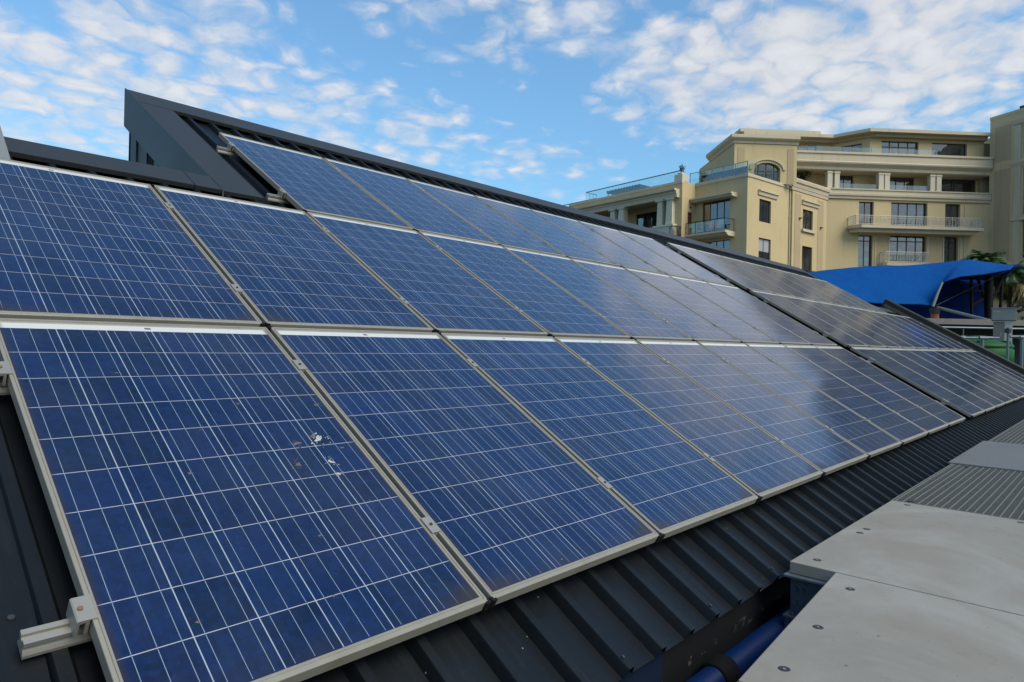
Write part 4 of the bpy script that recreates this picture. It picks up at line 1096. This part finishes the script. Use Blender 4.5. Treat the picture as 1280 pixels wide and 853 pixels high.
segs = [((44.92, 6.06, 5.12), (44.98, 6.0, 2.4)), ((45.11, 5.85, 5.12), (45.57, 5.35, 3.21)), ((45.57, 5.35, 5.18), (45.57, 5.35, 2.4)), ((46.1, 4.77, 4.97), (45.57, 5.35, 3.21)), ((44.57, 6.45, 4.14), (45.65, 5.27, 4.18)), ((46.08, 4.8, 4.74), (46.01, 4.88, 2.4)), ((44.98, 6.0, 3.38), (45.96, 4.93, 4.23)), ((44.5, 6.5, 5.05), (46.2, 4.6, 5.0))]
for i, (p0, p1) in enumerate(segs):
    off = Vector((-1.1, -1.0, 0)); loc(lt, MB().tube([Vector(p0) + off, Vector(p1) + off], .075, 6), 'strut', M['black'])
loc(lt, MB().tube([(43.25, 4.18, 4.95), (43.34, 4.09, GZ)], .20, 12), 'mast', M['black'])
loc(lt, MB().tube([(44.98, 5.0, 2.5), (44.98, 5.0, GZ)], .1, 8), 'leg', M['rail_dark'])
s2 = empty('second_shade_sail', (49.5, 3.2, GZ), label="dark navy shade canopy seen edge on at the right edge of the photo", cat='canopy')
b = patch([[(48.13, 4.78, 5.81), (48.55, 4.32, 6.01), (49.35, 3.45, 6.1), (50.48, 2.22, 6.12), (51.5, 1.0, 6.1)], [(46.89, 4.65, 5.4), (47.39, 4.11, 5.51), (48.02, 3.42, 5.67), (49.05, 2.3, 5.79), (50.0, 1.1, 5.8)], [(47.5, 4.72, 4.99), (47.96, 4.23, 4.44), (48.4, 3.75, 4.5), (49.2, 2.9, 5.3), (50.2, 1.6, 5.6)]], 30, 14)
cloth(loc(s2, b, 'canopy_cloth', M['sail_dark']), .05)
for p0, p1 in (((47.3, 1.6, 4.95), (45.2, 3.3, 3.2)), ((47.2, 1.5, 4.1), (45.4, 3.1, 3.1)), ((48.4, .2, GZ), (48.4, .2, 5.0))): loc(s2, MB().tube([p0, p1], .09, 8), 'strut', M['black'])
loc(s2, MB().tube([(45.3, 3.25, GZ), (45.3, 3.25, 3.3)], .1, 8), 'post', M['black'])

# ------------------------------------------------------------------ plant yard beyond the roof end
plat = empty('plant_platform', (30, 0, GZ), label="dark concrete plant platform carrying the green tank beyond the roof end", cat='platform')
MB().box(-8, 3.2, -6, 7.2, 0, 3.0).out('slab', M['conc_dark'], plat)
shed = empty('low_plant_room', (34.0, 3.0, GZ), (0, 0, R(-47.5)), label="low dark plant room with a long grey concrete roof edge", cat='building')
MB().box(-6, 9, 0.0, .7, 6.56, 6.80).out('roof_edge', M['conc'], shed)
MB().box(-6, 9, .71, 3.2, 6.60, 6.78).out('roof', M['conc'], shed)
MB().box(-6, 9, 1.8, 3.1, 0, 6.6).out('wall', M['conc_dark'], shed)
for x in (-5.5, -3.2, 1.9, 5.0): MB().box(x - .12, x + .12, .15, .4, 0, 6.56).out('column', M['conc_dark'], shed)
b = MB()
for z in (6.42, 6.05): b.tube([(-6, -.25, z), (9, -.25, z)], .045 if z > 6.2 else .03, 8)
for x in (-2.7, -1.2, 3.2): b.tube([(x, -.25, 3), (x, -.25, 6.42)], .025, 6)
b.out('pipe_rail', M['pipe_pale'], shed)
pil = empty('concrete_pier', (31.5, 2.2, GZ), (0, 0, R(-84)), label="grey concrete pier standing beside the green water tank", cat='pier')
MB().box(-.30, .05, -.15, .35, 0, 6.6).out('pier_body', M['conc'], pil); MB().box(.055, .30, -.12, .3, 0, 6.6).out('pale_face', M['rail_light'], pil)
cab = empty('metal_cabinet', (31.5, 2.2, 2.005), (0, 0, R(-84)), label="flat grey metal cabinet on top of the concrete pier", cat='cabinet')
MB().box(-.36, .42, -.2, .3, .03, .50).out('body', M['galv'], cab, bevel=.01); MB().box(-.34, .40, -.212, -.201, .05, .48).out('door', M['galv'], cab, bevel=.004); MB().box(-.30, -.10, -.218, -.2125, .36, .40).out('handle', M['alu_clean'], cab); MB().box(-.38, .44, -.23, .32, .501, .53).out('lid', M['galv'], cab)
tank = empty('water_tank', (27.2, 2.45, -1.6), label="green plastic water tank with a domed ribbed top beyond the roof", cat='tank')
pr = [(.02, 0), (1.02, 0), (1.06, .04)]
z = .04
for k in range(5):
    pr += [(1.06, z + .42), (1.03, z + .45), (1.03, z + .48), (1.06, z + .51)]; z += .51
pr += [(1.06, 2.62), (1.02, 2.70), (.55, 2.84), (.42, 2.85)]
MB().lathe(pr, 48).out('tank_body', M['tank'], tank, smooth=True)
MB().lathe([(.30, 2.84), (.30, 2.93), (.27, 2.96), (.05, 2.97)], 24).out('lid', M['tank'], tank)
for k in range(6):
    a_ = k * math.pi / 3 + .3
    b = MB(); b.box(.62, 1.0, -.10, .10, 2.66, 2.80)
    for v_ in b.bm.verts: v_.co = Matrix.Rotation(a_, 3, 'Z') @ v_.co
    b.out('top_rib', M['tank'], tank, bevel=.03)
pp = empty('pipework', (25.0, 1.8, -1.6), label="pale blue grey pipes with elbows in front of the green tank", cat='pipe')
loc(pp, MB().tube([(24.2, 2.8, 1.24), (25.28, 1.60, 1.26), (25.32, 1.56, 1.40)], .035, 10), 'pipe', M['pipe_pale'])
loc(pp, MB().tube([(24.93, 1.97, 1.26), (24.93, 1.97, -1.6)], .05, 10), 'pipe', M['pipe_pale'])
loc(pp, MB().tube([(24.86, 2.05, 1.25), (25.02, 1.87, 1.25)], .065, 10), 'elbow', M['pipe_pale'])
loc(pp, MB().tube([(25.5, 1.34, 1.31), (25.95, .85, 1.33)], .04, 10), 'pipe', M['pipe_pale'])
loc(pp, MB().tube([(25.45, 1.38, 1.6), (25.45, 1.38, -1.6)], .035, 10), 'pipe', M['pipe_pale'])
loc(pp, MB().tube([(25.76, 1.06, 1.27), (25.76, 1.06, -1.6)], .05, 10), 'pipe', M['pipe_pale'])
loc(pp, MB().tube([(25.70, 1.12, 1.30), (25.82, 1.00, 1.30)], .065, 10), 'elbow', M['pipe_pale'])
loc(pp, MB().tube([(25.45, 1.38, 1.42), (25.45, 1.38, 1.56)], .09, 10), 'valve', M['rail_dark'])

# ------------------------------------------------------------------ palms and roof plants
def frond(b, base, az, el, L, droop, rr, nleaf=16, wid=.40):
    p = Vector(base); h = Vector((math.cos(az), math.sin(az), 0)); pts = [p.copy()]
    for k in range(9):
        e = el - droop * (k / 8) ** 1.4
        p = p + (h * math.cos(e) + Vector((0, 0, math.sin(e)))) * (L / 9); pts.append(p.copy())
    b.tube(pts, [.03 - .0025 * k for k in range(10)], 4)
    side = h.cross(Vector((0, 0, 1)))
    for k in range(nleaf):
        f = .18 + .82 * k / nleaf; x = f * 9; i = min(int(x), 8); q = pts[i].lerp(pts[i + 1], x - i); dr = (pts[i + 1] - pts[i]).normalized()
        ll = wid * L * math.sin(math.pi * min(1, .22 + f * .75)) * rr.uniform(.8, 1.15)
        for sg in (-1, 1):
            tip = q + (side * sg * .75 + dr * .55 + Vector((0, 0, -.28 - .25 * rr.random()))) * ll
            wv = dr * .05 * L / 2
            b.face([q - wv, q + wv, tip + wv * .2, tip - wv * .2])
def palm(loc_, h, n, L, label, droop, seed, dry):
    rr = random.Random(seed); root = empty('palm_tree', loc_, label=label, cat='palm tree', group='palm trees by the canopy')
    b = MB(); b.tube([(0, 0, 0), (.06, .03, h * .5), (.02, 0, h)], [.24, .19, .17], 10); b.out('trunk', M['trunk'], root)
    b = MB()
    for k in range(n): frond(b, (0, 0, h), k * 2.4 + rr.uniform(-.3, .3), rr.uniform(.25, 1.35), L * rr.uniform(.8, 1.1), droop * rr.uniform(.7, 1.2), rr)
    b.out('crown', M['frond'], root)
    b = MB()
    for k in range(dry): frond(b, (0, 0, h - .15), k * 2.1 + rr.uniform(-.3, .3), rr.uniform(-.6, .1), L * rr.uniform(.8, 1.1), droop * 1.1, rr)
    b.out('dry_fronds', M['frond_dry'], root)
palm((51.2, 5.4, GZ), 10.75, 44, 1.75, "palm with a dense green crown showing above the blue canopy", 1.6, 3, 14)
palm((46.4, 3.55, GZ), 9.5, 34, 1.45, "palm with drooping yellowish fronds at the right edge behind the canopy struts", 2.4, 4, 30)
palm((47.6, 1.9, GZ), 10.4, 30, 1.6, "palm at the right edge, its crown level with the navy canopy", 2.0, 5, 20)

def shrub(name, loc_, rx, ry, rz, n, size, label, cat, mat='leaf', stems=True, seed=1):
    rr = random.Random(seed); root = empty(name, loc_, label=label, cat=cat)
    b = MB(); cl = [(rr.uniform(-1, 1) * rx * .6, rr.uniform(-1, 1) * ry * .6, rr.uniform(.25, .95) * rz) for _ in range(9)]
    for k in range(n):
        c = cl[k % len(cl)]; q = Vector((c[0] + rr.gauss(0, .25) * rx, c[1] + rr.gauss(0, .25) * ry, max(.02, c[2] + rr.gauss(0, .16) * rz)))
        u = Vector((rr.gauss(0, 1), rr.gauss(0, 1), rr.gauss(0, 1))).normalized(); v_ = u.orthogonal().normalized(); s_ = size * rr.uniform(.6, 1.3)
        b.face([q - u * s_, q - v_ * s_ * .5, q + u * s_, q + v_ * s_ * .5])
    b.out('foliage', M[mat], root)
    if stems:
        b = MB()
        for c in cl: b.tube([(c[0] * .1, c[1] * .1, 0), (c[0] * .6, c[1] * .6, c[2] * .6), c], [.03, .02, .01], 5)
        b.out('stem', M['trunk'], root)
    return root
HM = Matrix.Translation(HK) @ Matrix.Rotation(R(-8.817), 4, 'Z')
def hp(a, b_, z): return tuple(HM @ Vector((a, b_, z)))
shrub('terrace_shrub', hp(7.6, .9, 15.6), .9, .7, 2.0, 420, .11, "loose branching shrub beside the glass balustrade on the wing roof", 'shrub', seed=2)
q = FM.p(-1.6, -1.2, 16.2)
shrub('terrace_hedge', hp(q.x, q.y, q.z), 1.6, .8, 1.6, 900, .14, "dark green hedge in the shadowed terrace beside the paired columns", 'hedge', seed=3)
q = FB.p(bB(5.68), 1.45, 16.15)
shrub('pot_plant', hp(q.x, q.y, q.z), .35, .35, .7, 140, .09, "small plant on the pale pier at the loggia parapet", 'plant', seed=4)
# dark terrace parasol over the loggia roof
um = empty('terrace_cover', hp(2.0, 14.6, 15.3), (0, 0, R(-8.8)), label="dark navy flat ribbed terrace cover above the loggia roof", cat='canopy')
b = MB(); b.box(-1.2, 1.2, -2.25, 2.25, 1.18, 1.28)
for k in range(12): b.box(-1.3, 1.3, -2.2 + k * .38, -2.2 + k * .38 + .16, 1.281, 1.40)
b.out('cover', M['screen'], um)
for x in (-1.1, 1.1):
    for y in (-2.1, 2.1): MB().tube([(x, y, 0), (x, y, 1.18)], .05, 6).out('leg', M['rail_dark'], um)

# chairs and table on the wing balcony
def chair():
    r_ = empty('balcony_chair')
    MB().box(-.25, .25, -.25, .25, .40, .46).out('seat', M['chair_red'], r_, bevel=.02)
    MB().box(-.25, .25, .21, .27, .47, .92).out('backrest', M['chair_red'], r_, bevel=.02)
    for x in (-.22, .22):
        for y in (-.22, .22): MB().tube([(x, y, 0), (x, y, .41)], .02, 6).out('leg', M['rail_dark'], r_)
    return r_
ch0 = chair()
labels = ["faded red balcony chair nearest the brown door", "faded red balcony chair in the middle, beside the small table", "faded red balcony chair nearest the wing corner"]
for i, (bb_, aa_, rz) in enumerate(((3.95, -.75, 1.2), (3.15, -.6, 2.6), (2.55, -.75, -1.2))):
    c = ch0 if i == 0 else copy_tree(ch0)
    c.location = hp(aa_, bb_, 10.6); c.rotation_euler = (0, 0, rz); tag(c, labels[i], 'chair', 'chairs on the wing balcony')
tb = empty('balcony_table', hp(-.85, 3.35, 10.6), label="small round table between the red balcony chairs", cat='table')
MB().disc((0, 0), .38, .68, 20, .03).out('table_top', M['rail_dark'], tb); MB().tube([(0, 0, 0), (0, 0, .68)], .035, 8).out('stem', M['rail_dark'], tb); MB().disc((0, 0), .22, 0, 16, .02).out('foot', M['rail_dark'], tb)
